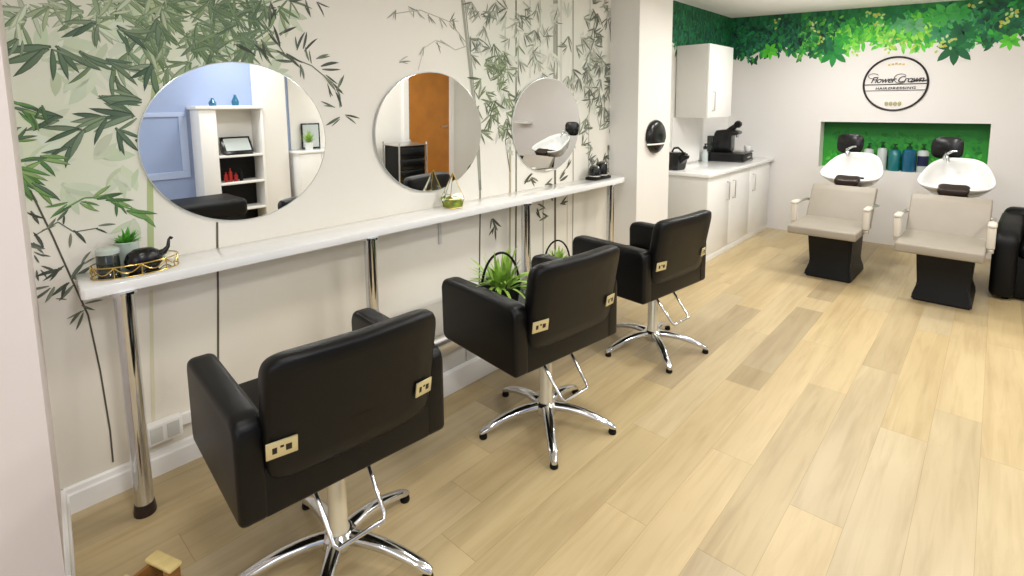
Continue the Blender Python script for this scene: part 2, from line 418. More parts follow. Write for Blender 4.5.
# greener sprays beside the return wall
for px, py, d, n, sp, L in [(10, 104, -.4, 3, 1.0, .09), (24, 108, -.9, 3, 1.0, .09), (40, 105, -1.7, 2, .6, .07), (20, 128, -2.4, 3, 1.2, .08), (33, 128, 1.9, 3, 1.2, .08), (12, 140, .3, 3, 1.0, .07), (38, 158, -.5, 4, .9, .09), (44, 160, 3.3, 3, .9, .08), (16, 168, -.7, 4, 1.0, .11), (20, 176, -1.2, 3, .8, .11), (34, 184, -.8, 4, .7, .10)]:
    fan(px, py, d, n, sp, L, VIV + DEEP[:1], .17, edge=.3)
stem([(66, 208), (84, 198), (105, 197), (122, 206), (140, 212)], .006, (104, 146, 84))
for px, py, d, n, sp, L in [(70, 204, -2.7, 3, .9, .07), (82, 200, -.7, 3, .9, .08), (96, 198, .3, 3, .9, .08), (108, 198, -.6, 4, .9, .09), (118, 204, -1.2, 3, .9, .08), (128, 210, -.6, 3, .6, .11)]:
    fan(px, py, d, n, sp, L, VIV, .17, edge=.25)
stem([(30, 190), (52, 235), (72, 280), (88, 315), (100, 370), (110, 430), (113, 462)], .006, (84, 80, 66))
stem([(34, 236), (58, 222), (74, 232), (98, 228)], .004, (96, 102, 88))
for px, py, d, n, L in [(32, 240, -1.0, 2, .05), (45, 232, .6, 2, .05), (60, 222, 1.2, 2, .05), (74, 232, -1.4, 2, .06), (96, 228, -.3, 2, .06), (28, 210, -1.0, 2, .06), (42, 250, 2.4, 3, .06), (36, 254, -.8, 3, .05), (40, 268, -1.2, 3, .06), (28, 264, 3.0, 2, .05), (62, 268, -2.6, 3, .08), (72, 278, .5, 3, .07), (70, 284, -2.3, 3, .09), (52, 288, -2.5, 3, .08), (82, 262, .9, 2, .06), (22, 290, -2.7, 2, .06), (84, 312, -2.3, 3, .08), (84, 306, -.3, 2, .07), (34, 328, 3.0, 2, .05), (56, 300, -.2, 1, .05)]:
    fan(px, py, d, n, 1.3, L, GD, .17, edge=.25)
# outlined branch right of the first mirror
stem([(262, 20), (285, 55), (312, 66), (335, 85), (342, 92)], .005, (96, 104, 82))
for px, py, a in [(270, 25, 1.2), (278, 45, 2.0), (285, 55, -.7), (268, 60, 2.3), (296, 52, 1.5), (303, 50, 1.1), (292, 62, 2.8), (310, 62, 1.9), (316, 60, .5), (322, 68, .2), (325, 74, -.8), (335, 84, -1.0), (332, 96, 2.0), (338, 92, 1.2), (340, 108, 1.6), (336, 108, 2.7), (346, 116, -.5), (340, 118, -2.6), (300, 66, -1.4), (280, 35, .6), (262, 40, -1.2), (255, 55, 2.5), (290, 3, .2), (318, 4, -.7), (305, 2, -1.3), (270, 4, -1.5)]:
    fan(px, py, a, 2, .7, .09, [(84, 96, 78), (64, 74, 62), (110, 122, 100)], .13, edge=.45)
# grey culms and twigs of the right-hand part
stem([(462, 0), (470, 70), (477, 140), (480, 190)], .022, (156, 158, 144)); stem([(464.5, 0), (472, 70), (479, 140), (481, 190)], .006, (120, 124, 112))
stem([(480, 180), (480, 215)], .014, (120, 122, 108)); stem([(480, 215), (479, 300), (478, 345)], .012, (84, 80, 64))
stem([(516, 0), (516, 100), (516, 205)], .014, (112, 116, 100)); stem([(516, 205), (515, 330)], .016, (98, 92, 72))
stem([(510, 140), (510, 205), (509, 330)], .02, (172, 164, 138)); stem([(523, 200), (523, 300)], .02, (190, 182, 160))
stem([(555, 0), (555, 82)], .045, (150, 152, 140)); stem([(557, 0), (557, 82)], .012, (110, 114, 102)); stem([(555, 170), (555, 260)], .024, (92, 88, 66)); stem([(561, 0), (561, 82)], .02, (196, 198, 188))
stem([(573, 0), (573, 190), (572, 270)], .014, (150, 150, 138)); stem([(540, 0), (540, 80)], .014, (176, 180, 166)); stem([(505, 0), (505, 60)], .01, (182, 184, 170)); stem([(530, 0), (530, 78)], .01, (190, 192, 180))
stem([(590, 0), (588, 190)], .008, (168, 168, 154)); stem([(543, 195), (543, 262)], .008, (110, 104, 80)); stem([(567, 190), (567, 262)], .006, (170, 160, 130))
stem([(520, 130), (505, 140), (510, 172)], .008, (90, 90, 76)); stem([(217, 222), (218, 300), (218, 372)], .009, (92, 84, 66))
stem([(418, 70), (424, 48), (436, 40), (452, 48)], .004, (186, 186, 172)); stem([(440, 40), (455, 50), (470, 45)], .005, (170, 170, 154)); stem([(392, 14), (420, 10), (450, 22), (464, 40)], .004, (160, 160, 148))
GP = [(196, 200, 188), (186, 192, 178), (206, 208, 198)]
drift(40, (480, 0, 612, 160), lambda x, y: 1, .14, GP, .2, (4, 6), edge=0)
for px, py, a in [(395, 10, -2), (415, 10, -1.2), (428, 14, -1.0), (408, 8, -.5), (440, 18, -1), (450, 22, .5), (436, 42, -.6), (460, 36, -1), (470, 20, 1), (455, 30, 2), (424, 48, -2), (400, 62, .3)]:
    fan(px, py, a, 3, 1.3, .075, GG[:5], .1, edge=.1)
GR = GG + [(128, 142, 112), (104, 120, 90)]
drift(34, (468, 0, 540, 70), lambda x, y: 1, .10, GG, .12, (4, 6), edge=.15)
ctr = lambda x, y: max(0, 1 - ((x - 498) / 24) ** 2)
drift(40, (470, 38, 526, 132), ctr, .11, [(124, 140, 102), (104, 122, 84), (142, 156, 120), (90, 102, 76)], .12, (4, 6), edge=.2)
drift(58, (560, 0, 613, 165), lambda x, y: .4 + .6 * (x - 560) / 53, .12, GG, .12, (4, 7), edge=.2)
drift(26, (586, 0, 613, 160), lambda x, y: 1, .11, [(84, 90, 78), (104, 108, 96), (122, 126, 112)], .12, (4, 6), edge=.25)
drift(10, (528, 0, 560, 75), lambda x, y: 1, .10, GG, .1, (3, 5), edge=.15)
for px, py, a in [(492, 218, -1.3), (495, 226, -2.0), (545, 208, 2.8), (560, 203, .2), (548, 216, 3.0), (552, 200, 1.8), (540, 218, 2.2), (603, 160, .8), (604, 168, -.5), (525, 183, .5), (560, 180, .6), (566, 168, .8), (530, 178, -.6), (545, 185, .4)]:
    fan(px, py, a, 3, .9, .10, [(90, 88, 66), (74, 72, 56), (112, 110, 84)], .17, edge=.25)
wl = W.bm
box(wl, (XW - .15, .0, 0), (XW - .002, YP0 + .3, ZT))
cl = wl.loops.layers.float_color['Col']
for f in wl.faces:
    for lp in f.loops:
        if lp[cl][3] == 0 or sum(lp[cl][:3]) == 0: lp[cl] = (*lin(WALLC), 1)
struct('wall_left', wl, 'mural')

# ---- pillar, return wall, other walls
bm = BM(); box(bm, (XW - .15, YP0, 0), (XP, YP1, ZT), .004); struct('wall_pillar', bm, 'paint')
bm = BM()
XN, YN1 = -2.0, .148
prism(bm, [(XW - .15, .2), (XW, .2), (XN, YN1), (XN, -1.6), (XW - .15, -1.6)], 2, 0, ZT); struct('wall_near', bm, 'pinkish')
bm = BM(); box(bm, (-2.2, -1.7, 0), (2.1, -1.55, ZT)); struct('wall_rear', bm, 'paint')
bm = BM(); box(bm, (XR, -1.6, 0), (XR + .15, 7.1, ZT)); struct('wall_right', bm, 'blue')

# ---- recess wall and back wall with the painted foliage band
FG = [(18, 112, 56), (12, 92, 52), (26, 134, 62), (42, 156, 62), (66, 178, 56), (106, 200, 66), (8, 70, 46), (30, 124, 80), (148, 212, 90)]
FT = [(10, 70, 54), (14, 84, 62), (6, 52, 42), (24, 104, 72), (44, 128, 92)]
FB = [(96, 206, 50), (134, 218, 66), (66, 184, 50), (168, 224, 92), (44, 160, 58), (84, 198, 70)]
FY = [(214, 212, 92), (226, 190, 70), (236, 236, 190), (196, 216, 160)]
def band(P, u0, u1, zt, pal_at, rs, n):
    r = random.Random(rs)
    def edge(u): return 2.10 + .028 * math.sin(u * 9.1) + .022 * math.sin(u * 23 + 1) + .02 * math.sin(u * 5.1)
    N = int((u1 - u0) / .03)
    for i in range(N):   # ground colour of the band
        a, b_ = u0 + (u1 - u0) * i / N, u0 + (u1 - u0) * (i + 1) / N
        for j in range(8):
            za, zb = edge(a) + (zt(a) - edge(a)) * j / 8, edge(a) + (zt(a) - edge(a)) * (j + 1) / 8
            zc, zd = edge(b_) + (zt(b_) - edge(b_)) * j / 8, edge(b_) + (zt(b_) - edge(b_)) * (j + 1) / 8
            P.poly([(a, za), (b_, zc), (b_, zd), (a, zb)], jit(mixc(r.choice(pal_at(a, .8 if j < 4 else .1)), (14, 90, 50), .35 if j < 4 else .65), 8, r), .0005)
    for i in range(n):
        u = r.uniform(u0 + .01, u1 - .01); t = r.random() ** 1.1; z = edge(u) + (zt(u) - .05 - edge(u)) * (1 - t) + r.uniform(-.06, .02)
        pal = pal_at(u, t); L = r.uniform(.04, .11); a = r.uniform(-2.7, -.4)
        if u - L < u0: a = r.uniform(-1.5, -.3)
        if u + L > u1: a = r.uniform(-2.8, -1.6)
        P.leaf(u, z, a, L, L * r.uniform(.3, .5), jit(r.choice(pal), 14, r), r.uniform(-.5, .5), jit(r.choice(pal), 14, r))
    return edge
def maple(P, u, z, S, pal, r):
    for a in (-1.57, -.75, -2.4, .0, 3.14, .8, 2.3):
        P.leaf(u, z, a + r.uniform(-.1, .1), S * (1 if abs(a + 1.57) < .9 else .75), S * .38, jit(r.choice(pal), 8, r), 0, jit(pal[0], 8, r))
B = Print(lambda u, w, h: (u, YB - h, w))
NX0, NX1, NZ0, NZ1, ND = -1.472, -.045, .785, 1.297, .17
def plaincol(u, w): return (228, 225, 222)
def fill(P, u0, u1, w0, w1): P.poly([(u0, w0), (u1, w0), (u1, w1), (u0, w1)], plaincol(0, 0), 0)
fill(B, XREC - .2, NX0, 0, ZT); fill(B, NX1, 2.1, 0, ZT); fill(B, NX0, NX1, 0, NZ0); fill(B, NX0, NX1, NZ1, ZT)
def pal_back(u, t):
    if u < -1.75: return FT + [FG[2]] if t < .75 else FT + [FB[2], FG[4]]
    if u < -1.35: return (FG + FT) if t < .5 else FG + [FG[4], FB[0]]
    if u < -.5: return FG[2:6] + [FG[7], FB[4]] if t < .3 else FB + FB + ([FY[0]] if t > .85 else [])
    if u < -.25: return FG[1:5] + [(96, 170, 130), (70, 150, 110)]
    if u < .15: return FG[0:4] + FT + ([FB[2]] if t > .5 else [])
    return FG[2:6] + [FY[0]]
band(B, XREC, 1.85, lambda u: ceil_z(u) - .002, pal_back, 3, 1900)
rr = random.Random(9)
for px, py, S, pal in [(736, 52, .1, FT), (770, 50, .12, [FB[0], FG[4]]), (834, 52, .17, [FG[2], FG[3]]), (826, 44, .12, [FG[1], FG[7]]), (842, 38, .11, [FG[3], FB[2]]), (955, 46, .19, [FG[1], FG[2]]), (962, 30, .15, [FG[0], FT[1]]), (940, 32, .12, [(60, 140, 100), FG[2]]), (945, 12, .15, [(70, 176, 80), (50, 150, 70)]), (960, 12, .12, [(60, 160, 76), FG[3]]), (900, 22, .12, [(96, 180, 120), (70, 160, 100)]), (895, 12, .13, [FG[0], FG[7]]), (915, 25, .12, [(110, 180, 130), FG[3]]), (1010, 40, .1, [FB[0], FG[4]])]:
    p = at(px, py, 1, YB); maple(B, p.x, p.z, S, pal, rr)
for px, py, n in [(940, 44, 16), (948, 40, 10), (1010, 15, 16), (1004, 22, 10), (870, 12, 10), (878, 16, 8), (880, 25, 6), (891, 45, 6), (860, 53, 6), (776, 22, 5), (815, 30, 6), (812, 24, 4), (975, 4, 7), (824, 38, 5), (888, 42, 8)]:
    p = at(px, py, 1, YB)
    for i in range(n // 2 + 2):
        a = rr.uniform(0, 6.28); q = rr.uniform(0, .07); c = mixc(jit(rr.choice(FY), 10, rr), (110, 190, 90), .3)
        B.leaf(p.x + q * math.cos(a), p.z + q * math.sin(a), rr.uniform(0, 6.28), .035, .022, c)
# niche lining and its green painted back
bb = B.bm; cl = B.cl
def wq(pts, c):
    f = bb.faces.new([bb.verts.new(p) for p in pts])
    for lp in f.loops: lp[cl] = (*lin(c), 1)
Yn = YB + ND
for x in (NX0, NX1): wq([(x, YB, NZ0), (x, Yn, NZ0), (x, Yn, NZ1), (x, YB, NZ1)], (226, 226, 216))
wq([(NX0, YB, NZ0), (NX1, YB, NZ0), (NX1, Yn, NZ0), (NX0, Yn, NZ0)], (232, 231, 226)); wq([(NX0, YB, NZ1), (NX1, YB, NZ1), (NX1, Yn, NZ1), (NX0, Yn, NZ1)], (214, 216, 206))
NB = Print(lambda u, w, h: (u, Yn - h, w)); NB.bm.free(); NB.bm = bb; NB.cl = cl
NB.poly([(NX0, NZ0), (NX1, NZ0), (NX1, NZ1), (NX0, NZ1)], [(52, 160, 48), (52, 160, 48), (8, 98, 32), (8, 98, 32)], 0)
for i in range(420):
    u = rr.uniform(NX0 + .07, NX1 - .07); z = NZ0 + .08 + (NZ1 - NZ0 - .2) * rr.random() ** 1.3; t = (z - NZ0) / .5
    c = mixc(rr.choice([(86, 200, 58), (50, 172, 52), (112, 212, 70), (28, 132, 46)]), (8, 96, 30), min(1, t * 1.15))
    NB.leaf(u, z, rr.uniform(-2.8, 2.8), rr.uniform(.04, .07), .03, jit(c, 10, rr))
wq([(XREC - .2, YB + .3, 0), (2.1, YB + .3, 0), (2.1, YB + .3, ZT), (XREC - .2, YB + .3, ZT)], plaincol(0, 0))
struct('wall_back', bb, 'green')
RC = Print(lambda u, w, h: (XREC + h, u, w))
RC.poly([(YP1 - .3, 0), (YB, 0), (YB, ZT), (YP1 - .3, ZT)], (224, 222, 216), 0)
band(RC, YP1, YB, lambda u: ceil_z(XREC) - .002, lambda u, t: FT + [FG[2]], 5, 500)
box(RC.bm, (XREC - .15, YP1 - .3, 0), (XREC - .002, YB + .3, ZT))
for f in RC.bm.faces:
    for lp in f.loops:
        if sum(lp[RC.cl][:3]) == 0: lp[RC.cl] = (*lin(WALLC), 1)
struct('wall_recess', RC.bm, 'green')

# ---- skirtings
def skirting(name, a, b_, nrm, h=.105, d=.018):
    a, b_, nrm = Vector((*a, 0)), Vector((*b_, 0)), Vector((*nrm, 0))
    bm = BM(); prof = [(0, 0), (d, 0), (d, h - .03), (d * .75, h - .022), (d * .6, h - .006), (d * .3, h), (0, h)]
    loft(bm, [[p + nrm * q + Vector((0, 0, z)) for q, z in prof] for p in (a, b_)]); return struct(name, bm, 'trim')
skirting('baseboard_left', (XW, .2), (XW, YP0), (1, 0))
n_ = Vector((.052, .49)).normalized()
skirting('baseboard_near', (XW + .0, .2), (XN, YN1), (n_.x, n_.y), .105, .022)
skirting('baseboard_right', (XR, -1.5), (XR, YB), (-1, 0))
skirting('baseboard_pillar', (XP, YP0), (XP, YP1), (1, 0))
# cable trunking above the skirting
bm = BM(); box(bm, (XW, .6, .175), (XW + .018, 1.7, .225), .003); struct('trim_1', bm, 'trim')
# splashback between worktop and wall cabinet
bm = BM(); box(bm, (XREC, 5.22, .87), (XREC + .01, YB, 1.37), .002); struct('trim_2', bm, 'trim')

# ------------------------------------------------------------------ wall socket box
t = thing('socket_box', 'white double socket box above the skirting beside the nearest chrome shelf leg', 'power socket', (XW, .535, .15))
bm = BM(); box(bm, (0, -.065, 0), (.045, .065, .085), .006); obj('housing', bm, 'trim', t)
bm = BM()
for s in (-1, 1):
    box(bm, (.044, s * .03 - .022, .012), (.0475, s * .03 + .022, .074), .001)
obj('face_plate', bm, 'grey', t)

# ------------------------------------------------------------------ styling shelf
SZ, ST, SXF = .909, .038, -2.25
t = thing('styling_shelf', 'long white gloss styling shelf on chrome legs under the round mirrors', 'shelf', (0, 0, 0))
bm = BM()
prism(bm, [(XW + .001, .31), (SXF - .01, .29), (SXF, .30), (SXF, 3.80), (SXF - .02, 3.87), (SXF - .06, 3.93), (XW + .001, YP0 - .002)], 2, SZ - ST, SZ, .004)
obj('shelf_board', bm, 'shelf', t)
for y in (2.05,):     # wall brackets under the board
    bm = BM(); box(bm, (XW + .001, y - .01, SZ - ST - .012), (SXF - .07, y + .01, SZ - ST), .002); box(bm, (XW + .001, y - .01, SZ - ST - .2), (XW + .012, y + .01, SZ - ST), .002)
    obj('bracket', bm, 'greyside', t)
for y in (.412, 1.43, 2.62, 3.67):
    bm = BM(); lathe(bm, [(0, .03), (.031, .03), (.031, SZ - ST - .012)], (SXF - .028, y, 0), 28); lathe(bm, [(.031, SZ - ST - .012), (.045, SZ - ST - .01), (.045, SZ - ST), (0, SZ - ST)], (SXF - .028, y, 0), 28)
    lg = obj('leg', bm, 'chrome', t)
    bm = BM(); lathe(bm, [(0, 0), (.036, 0), (.037, .012), (.0325, .045), (.031, .045)], (SXF - .028, y, 0), 28); f = obj('foot', bm, 'dark', lg); f['label'] = 'dark rubber foot'

# ------------------------------------------------------------------ round mirrors
lab = ['large round frameless wall mirror above the left end of the shelf, nearest the camera',
       'round frameless wall mirror with the glass terrarium standing in front of it',
       'round frameless wall mirror nearest the pillar, reflecting the white wash basin']
for (y, z, w, h), l_ in zip(((.935, 1.366, .79, .706), (2.01, 1.362, .80, .708), (3.105, 1.366, .783, .70)), lab):
    n = 96; bm = BM(); ring = lambda x, k: [(x, math.cos(2 * PI * i / n) * (w / 2 - k), math.sin(2 * PI * i / n) * (h / 2 - k)) for i in range(n)]
    loft(bm, [ring(-.006, 0), ring(0, 0), ring(.0012, .004)], True)
    for f in bm.faces: f.material_index = 0 if len(f.verts) > 4 else 1
    o = tag(obj('wall_mirror', bm, ['mirror', 'medge'], None, False, loc=(XW + (.0075 if y < 1.5 else .016), y, z)), l_, 'mirror', 'round mirrors over the styling shelf')
    if y > 1.5: o.rotation_euler = (0, math.radians(1.0), 0 if y < 3 else math.radians(-1.0))   # hung a touch off the wall

# ------------------------------------------------------------------ white ledge against the wall
LZ = .315
t = thing('footrest_ledge', 'low white boxed ledge with a rounded silver top along the wall under the shelf', 'footrest', (0, 0, 0))
bm = BM(); box(bm, (XW + .02, 1.62, 0), (-2.03, 3.3, .12), .006); obj('plinth', bm, 'trim', t)
bm = BM(); box(bm, (XW + .02, 1.64, .12), (-2.06, 1.86, LZ - .05), .003); box(bm, (XW + .02, 1.866, .12), (-2.06, 3.28, LZ - .05), .003); obj('panel', bm, 'greyside', t)
bm = BM()
prof = [(XW + .02, LZ - .05), (XW + .02, LZ)] + [(-2.11 + .06 * math.sin(a), LZ - .06 + .06 * math.cos(a)) for a in [PI / 2 * i / 6 for i in range(7)]] + [(-2.05, LZ - .085), (-2.058, LZ - .085), (-2.058, LZ - .05)]
prism(bm, prof, 1, 1.63, 3.29); obj('rounded_top', bm, 'satin', t)['label'] = 'rounded silver nosing'

# ------------------------------------------------------------------ styling chairs
def arm_ring(y0, y1, r=.03):
    pass
def make_chair():
    t = thing('salon_chair', '', 'salon chair')
    # padded arms
    for s, nm in ((-1, 'armrest'), (1, 'armrest')):
        bm = BM()
        out = [(.165, .402), (.165, .655), (.155, .69), (.12, .705), (-.33, .705), (-.37, .695), (-.385, .66), (-.38, .43), (-.36, .402)]
        y0, y1 = (s * .332, s * .25)
        prism(bm, out, 1, min(y0, y1), max(y0, y1), .02, 4); obj(nm, bm, 'leather', t)
    # seat cushion and its tray
    bm = BM(); box(bm, (-.4, -.25, .45), (.12, .25, .545), .03, 4); obj('seat', bm, 'leather', t)
    bm = BM(); box(bm, (-.36, -.25, .404), (.14, .25, .452), .004); obj('seat_frame', bm, 'blackm', t)
    bm = BM(); box(bm, (-.17, -.11, .38), (.1, .11, .406), .006); obj('seat_plate', bm, 'darkm', t)
    # lower rear panel
    bm = BM(); box(bm, (.115, -.27, .404), (.163, .27, .555), .012, 3); obj('rear_panel', bm, 'leather', t)
    # curved backrest
    bm = BM(); rows = []
    NY, NZ = 20, 14
    def back(s_, v, k):   # s_ in -1..1 across, v in 0..1 up, k 0 rear face / 1 front face
        hw = .258 + .012 * v
        y = s_ * hw
        rear = .172 + .065 * v + .03 * (1 - s_ * s_) * (.25 + .75 * v)
        z = .495 + .385 * v
        # rounded outline
        return rear, y, z
    prof = []
    nrim = 40
    def outline(i, n):   # superellipse outline of the pad, straight bottom
        a = 2 * PI * i / n; c, s = math.cos(a), math.sin(a); e = 2 / 9
        return math.copysign(abs(c) ** e, c), (math.copysign(abs(s) ** e, s) + 1) / 2
    rings = []
    n = 64
    for sc, kx in ((0, 0), (.35, 0), (.7, 0), (.93, .001), (.98, .008), (1, .022), (1, .048), (.975, .066), (.9, .078), (.6, .086), (.3, .088), (0, .088)):
        rg = []
        for i in range(n):
            a, v = outline(i, n); a *= sc; v = .5 + (v - .5) * sc
            x, y, z = back(a, v, 0); rg.append((x - kx, y, z))
        rings.append(rg)
    loft(bm, rings[1:-1], True)
    bk = obj('backrest', bm, 'leather', t, angle=60)
    # hinge plates on the rear of the backrest
    for s in (-1, 1):
        bm = BM(); box(bm, (-.002, -.052, -.03), (.003, .052, .03), .002)
        hp = obj('hinge_plate', bm, 'plate', t); hp.location = (.202 if s < 0 else .204, s * .222 - .004, .617); hp.rotation_euler = (0, math.radians(9), s * math.radians(7)); hp.scale = (1, .78, .85) if s < 0 else (1, .6, .85); hp['label'] = 'pale metal hinge plate'
        bm = BM()
        for q, w_ in ((-.024, .008), (.0, .006), (.022, .01)): box(bm, (.0025, q - w_, -.012 if q else .004), (.004, q + w_, .010 if q else .012), .001)
        obj('slot', bm, 'darkm', hp)
    # column, pump bar, star base
    bm = BM(); lathe(bm, [(0, .07), (.036, .07), (.036, .12), (.031, .13), (.031, .33), (.028, .335), (.028, .41), (0, .41)], (0, 0, 0), 28); obj('column', bm, 'column', t)
    bm = BM(); tube(bm, [(.05, -.11, .395), (.09, -.11, .38), (.2, -.1, .25), (.21, -.09, .238), (.21, .055, .245), (.2, .065, .257), (.09, .065, .38), (.05, .065, .395)], .0075, 10); obj('pump_bar', bm, 'chrome', t)
    bm = BM(); lathe(bm, [(0, .055), (.045, .055), (.058, .075), (.056, .105), (.042, .118), (0, .118)], (0, 0, 0), 28); hub = obj('hub', bm, 'chrome', t)
    for k in range(5):
        bm = BM(); rings = []
        for i in range(13):
            q = i / 12; r = .035 + .295 * q; w_ = .026 - .007 * q; zc = .094 - .066 * q ** 1.5 + .012 * math.sin(PI * q); h_ = .02 - .006 * q
            if i == 12: w_ *= .6; h_ *= .6
            rings.append([(r, w_ * math.cos(a) * (1 if abs(math.cos(a)) < .99 else 1), zc + h_ * (abs(math.sin(a)) ** .7) * (1 if math.sin(a) > 0 else -1)) for a in [2 * PI * j / 14 for j in range(14)]])
        loft(bm, rings); bmesh.ops.rotate(bm, cent=(0, 0, 0), matrix=Matrix.Rotation(k * 2 * PI / 5 + math.radians(34), 3, 'Z'), verts=bm.verts[:])
        lg = obj('leg', bm, 'chrome', t)
        bm = BM(); lathe(bm, [(0, 0), (.017, 0), (.019, .006), (.016, .02), (0, .02)], (.315 * math.cos(k * 2 * PI / 5 + math.radians(34)), .315 * math.sin(k * 2 * PI / 5 + math.radians(34)), 0), 16); obj('glide', bm, 'blackm', lg)
    return t
ch = make_chair()
for i, ((x, y, r), l_) in enumerate(zip(((-1.53, .795, -5), (-1.498, 1.86, -7), (-1.50, 2.925, -7)),
        ('black leather salon chair on chrome star base, nearest the camera, facing the largest-looking mirror',
         'black leather salon chair on chrome star base with a green plant on its seat',
         'black leather salon chair on chrome star base, farthest from the camera, beside the pillar'))):
    o = ch if i == 0 else copy_tree(ch)
    o.location = (x, y, 0); o.rotation_euler = (0, 0, math.radians(r)); tag(o, l_, 'salon chair', 'black styling chairs along the shelf')

# ------------------------------------------------------------------ plants in hooped baskets
def plant(loc, label, hoop_dir, n, seed, L):
    r = random.Random(seed)
    t = thing('plant_basket', label, 'potted plant', loc, 0, 'plants in hooped baskets')
    bm = BM(); lathe(bm, [(0, 0), (.075, 0), (.085, .03), (.1, .1), (.104, .115), (.096, .115), (.09, .1), (0, .095)], (0, 0, 0), 24); obj('basket', bm, 'basket', t)
    bm = BM(); d = Vector((math.cos(hoop_dir), math.sin(hoop_dir), 0))
    tube(bm, [d * (.1 * math.cos(a)) + Vector((0, 0, .09 + .175 * math.sin(a))) for a in [PI * i / 20 for i in range(21)]], .006, 8); obj('handle', bm, 'blackm', t)
    bm = BM()
    for i in range(n):
        a = r.uniform(0, 2 * PI); e = r.uniform(.3, 1.5)
        leafblade(bm, (.05 * math.cos(a) * r.random(), .05 * math.sin(a) * r.random(), .09), (math.cos(a) * math.cos(e), math.sin(a) * math.cos(e), math.sin(e)), L * r.uniform(.6, 1.15), .018 * r.uniform(.7, 1.3), r.uniform(.5, 1.5), 6)
    obj('foliage', bm, 'leaf', t)
plant((-1.73, 1.80, .545), 'green leafy plant in a dark basket with black hoop handle on the second chair seat', 1.2, 95, 4, .19)
plant((-2.2, 2.86, LZ + .001), 'green plant in a dark hooped basket on the white ledge behind the middle chair', 1.1, 70, 8, .13)

# ------------------------------------------------------------------ things on the shelf
def onshelf(x, y): return (x, y, SZ)
t = thing('wire_tray', 'oval gold wire tray on the left end of the white shelf', 'tray', onshelf(-2.365, .475))
bm = BM(); n = 40; ell = lambda z, k=0: [((.082 + k) * math.cos(2 * PI * i / n), (.138 + k) * math.sin(2 * PI * i / n), z) for i in range(n)]
tube(bm, ell(.004), .0024, 6, True); tube(bm, ell(.045), .0022, 6, True)
for i in range(10):
    a = 2 * PI * i / 10; b_ = 2 * PI * (i + 1) / 10
    tube(bm, [(.082 * math.cos(a + (b_ - a) * q / 6), .138 * math.sin(a + (b_ - a) * q / 6), .043 - .025 * math.sin(PI * q / 6)) for q in range(7)], .002, 5)
    tube(bm, [(.082 * math.cos(a), .138 * math.sin(a), .003), (.082 * math.cos(a), .138 * math.sin(a), .045)], .002, 5)
obj('wire_rim', bm, 'gold', t)
bm = BM(); loft(bm, [ell(.0, -.002), ell(.004, -.002)]); obj('mirror_base', bm, 'mirror', t)
t = thing('glass_jar', 'dark glass jar with a pale lid at the left of the gold tray', 'jar', onshelf(-2.372, .393))
t.location.z = SZ + .0045
bm = BM(); lathe(bm, [(0, 0), (.034, 0), (.036, .006), (.036, .075), (.033, .08), (0, .08)], (0, 0, 0), 24); obj('body', bm, 'smoke', t)
bm = BM(); lathe(bm, [(0, .08), (.037, .08), (.037, .095), (.03, .1), (0, .1)], (0, 0, 0), 24); obj('lid', bm, 'palepot', t)
t = thing('teapot', 'small black pot with an upturned curled spout in the gold tray', 'pot', (-2.352, .497, SZ + .0045))
bm = BM(); lathe(bm, [(0, 0), (.028, 0), (.038, .02), (.040, .04), (.034, .066), (.02, .08), (0, .083)], (0, 0, 0), 24, 1, 1.55); obj('body', bm, 'black', t)
bm = BM(); tube(bm, [(0, .045, .05), (0, .07, .056), (0, .083, .072), (-.003, .088, .098), (-.004, .094, .106), (-.004, .1, .1)], [.014, .011, .007, .005, .005, .006], 10); obj('spout', bm, 'black', t)
t = thing('succulent_pot', 'bright green succulent in a pale glazed pot behind the black pot on the tray', 'potted plant', (-2.432, .465, SZ + .0045)); t.scale = (.9, .9, 1)
bm = BM(); lathe(bm, [(0, 0), (.03, 0), (.04, .03), (.044, .1), (.04, .102), (.036, .09), (0, .088)], (0, 0, 0), 24); obj('pot', bm, 'palepot', t)
bm = BM()
for k in range(60):
    a = rnd.uniform(0, 6.28); e = rnd.uniform(.2, 1.5); leafblade(bm, (0, .0, .09), (math.cos(a) * math.cos(e), math.sin(a) * math.cos(e), math.sin(e)), rnd.uniform(.04, .07), .02, .3, 4)
obj('foliage', bm, 'succ', t)
bm = BM()
for k, (r0, h0) in enumerate(((.022, .012), (.018, .018), (.012, .022), (.006, .024))):
    for j in range(6):
        a = 2 * PI * j / 6 + k * .5; lathe(bm, [(0, 0), (.011, .005), (.013, .016), (.008, .022), (0, .023)], (r0 * math.cos(a), r0 * math.sin(a), h0 - .012), 8)
tag(obj('fabric_rose', bm, 'rose', None, loc=(-2.36, .583, SZ + .016)), 'cream white rose head at the right end of the gold tray', 'flower')
# terrarium
t = thing('terrarium', 'gold-edged glass pyramid terrarium with moss on the shelf before the middle mirror', 'terrarium', onshelf(-2.385, 2.08), .3)
base = [(.058 * math.cos(2 * PI * k / 5), .058 * math.sin(2 * PI * k / 5), .004) for k in range(5)]
wide = [(.074 * math.cos(2 * PI * k / 5), .074 * math.sin(2 * PI * k / 5), .06) for k in range(5)]
apex = (0, 0, .21)
bm = BM(); b = BM(); vb = [b.verts.new(p) for p in base]; vw = [b.verts.new(p) for p in wide]; va = b.verts.new(apex)
for k in range(5): b.faces.new((vb[k], vb[(k + 1) % 5], vw[(k + 1) % 5], vw[k])); b.faces.new((vw[k], vw[(k + 1) % 5], va))
merge(bm, b); obj('glass_pane', bm, 'glass', t, False)
bm = BM()
for k in range(5):
    tube(bm, [base[k], base[(k + 1) % 5]], .0022, 6); tube(bm, [wide[k], wide[(k + 1) % 5]], .0018, 6); tube(bm, [base[k], wide[k], apex], .0022, 6)
obj('wire_frame', bm, 'gold', t)
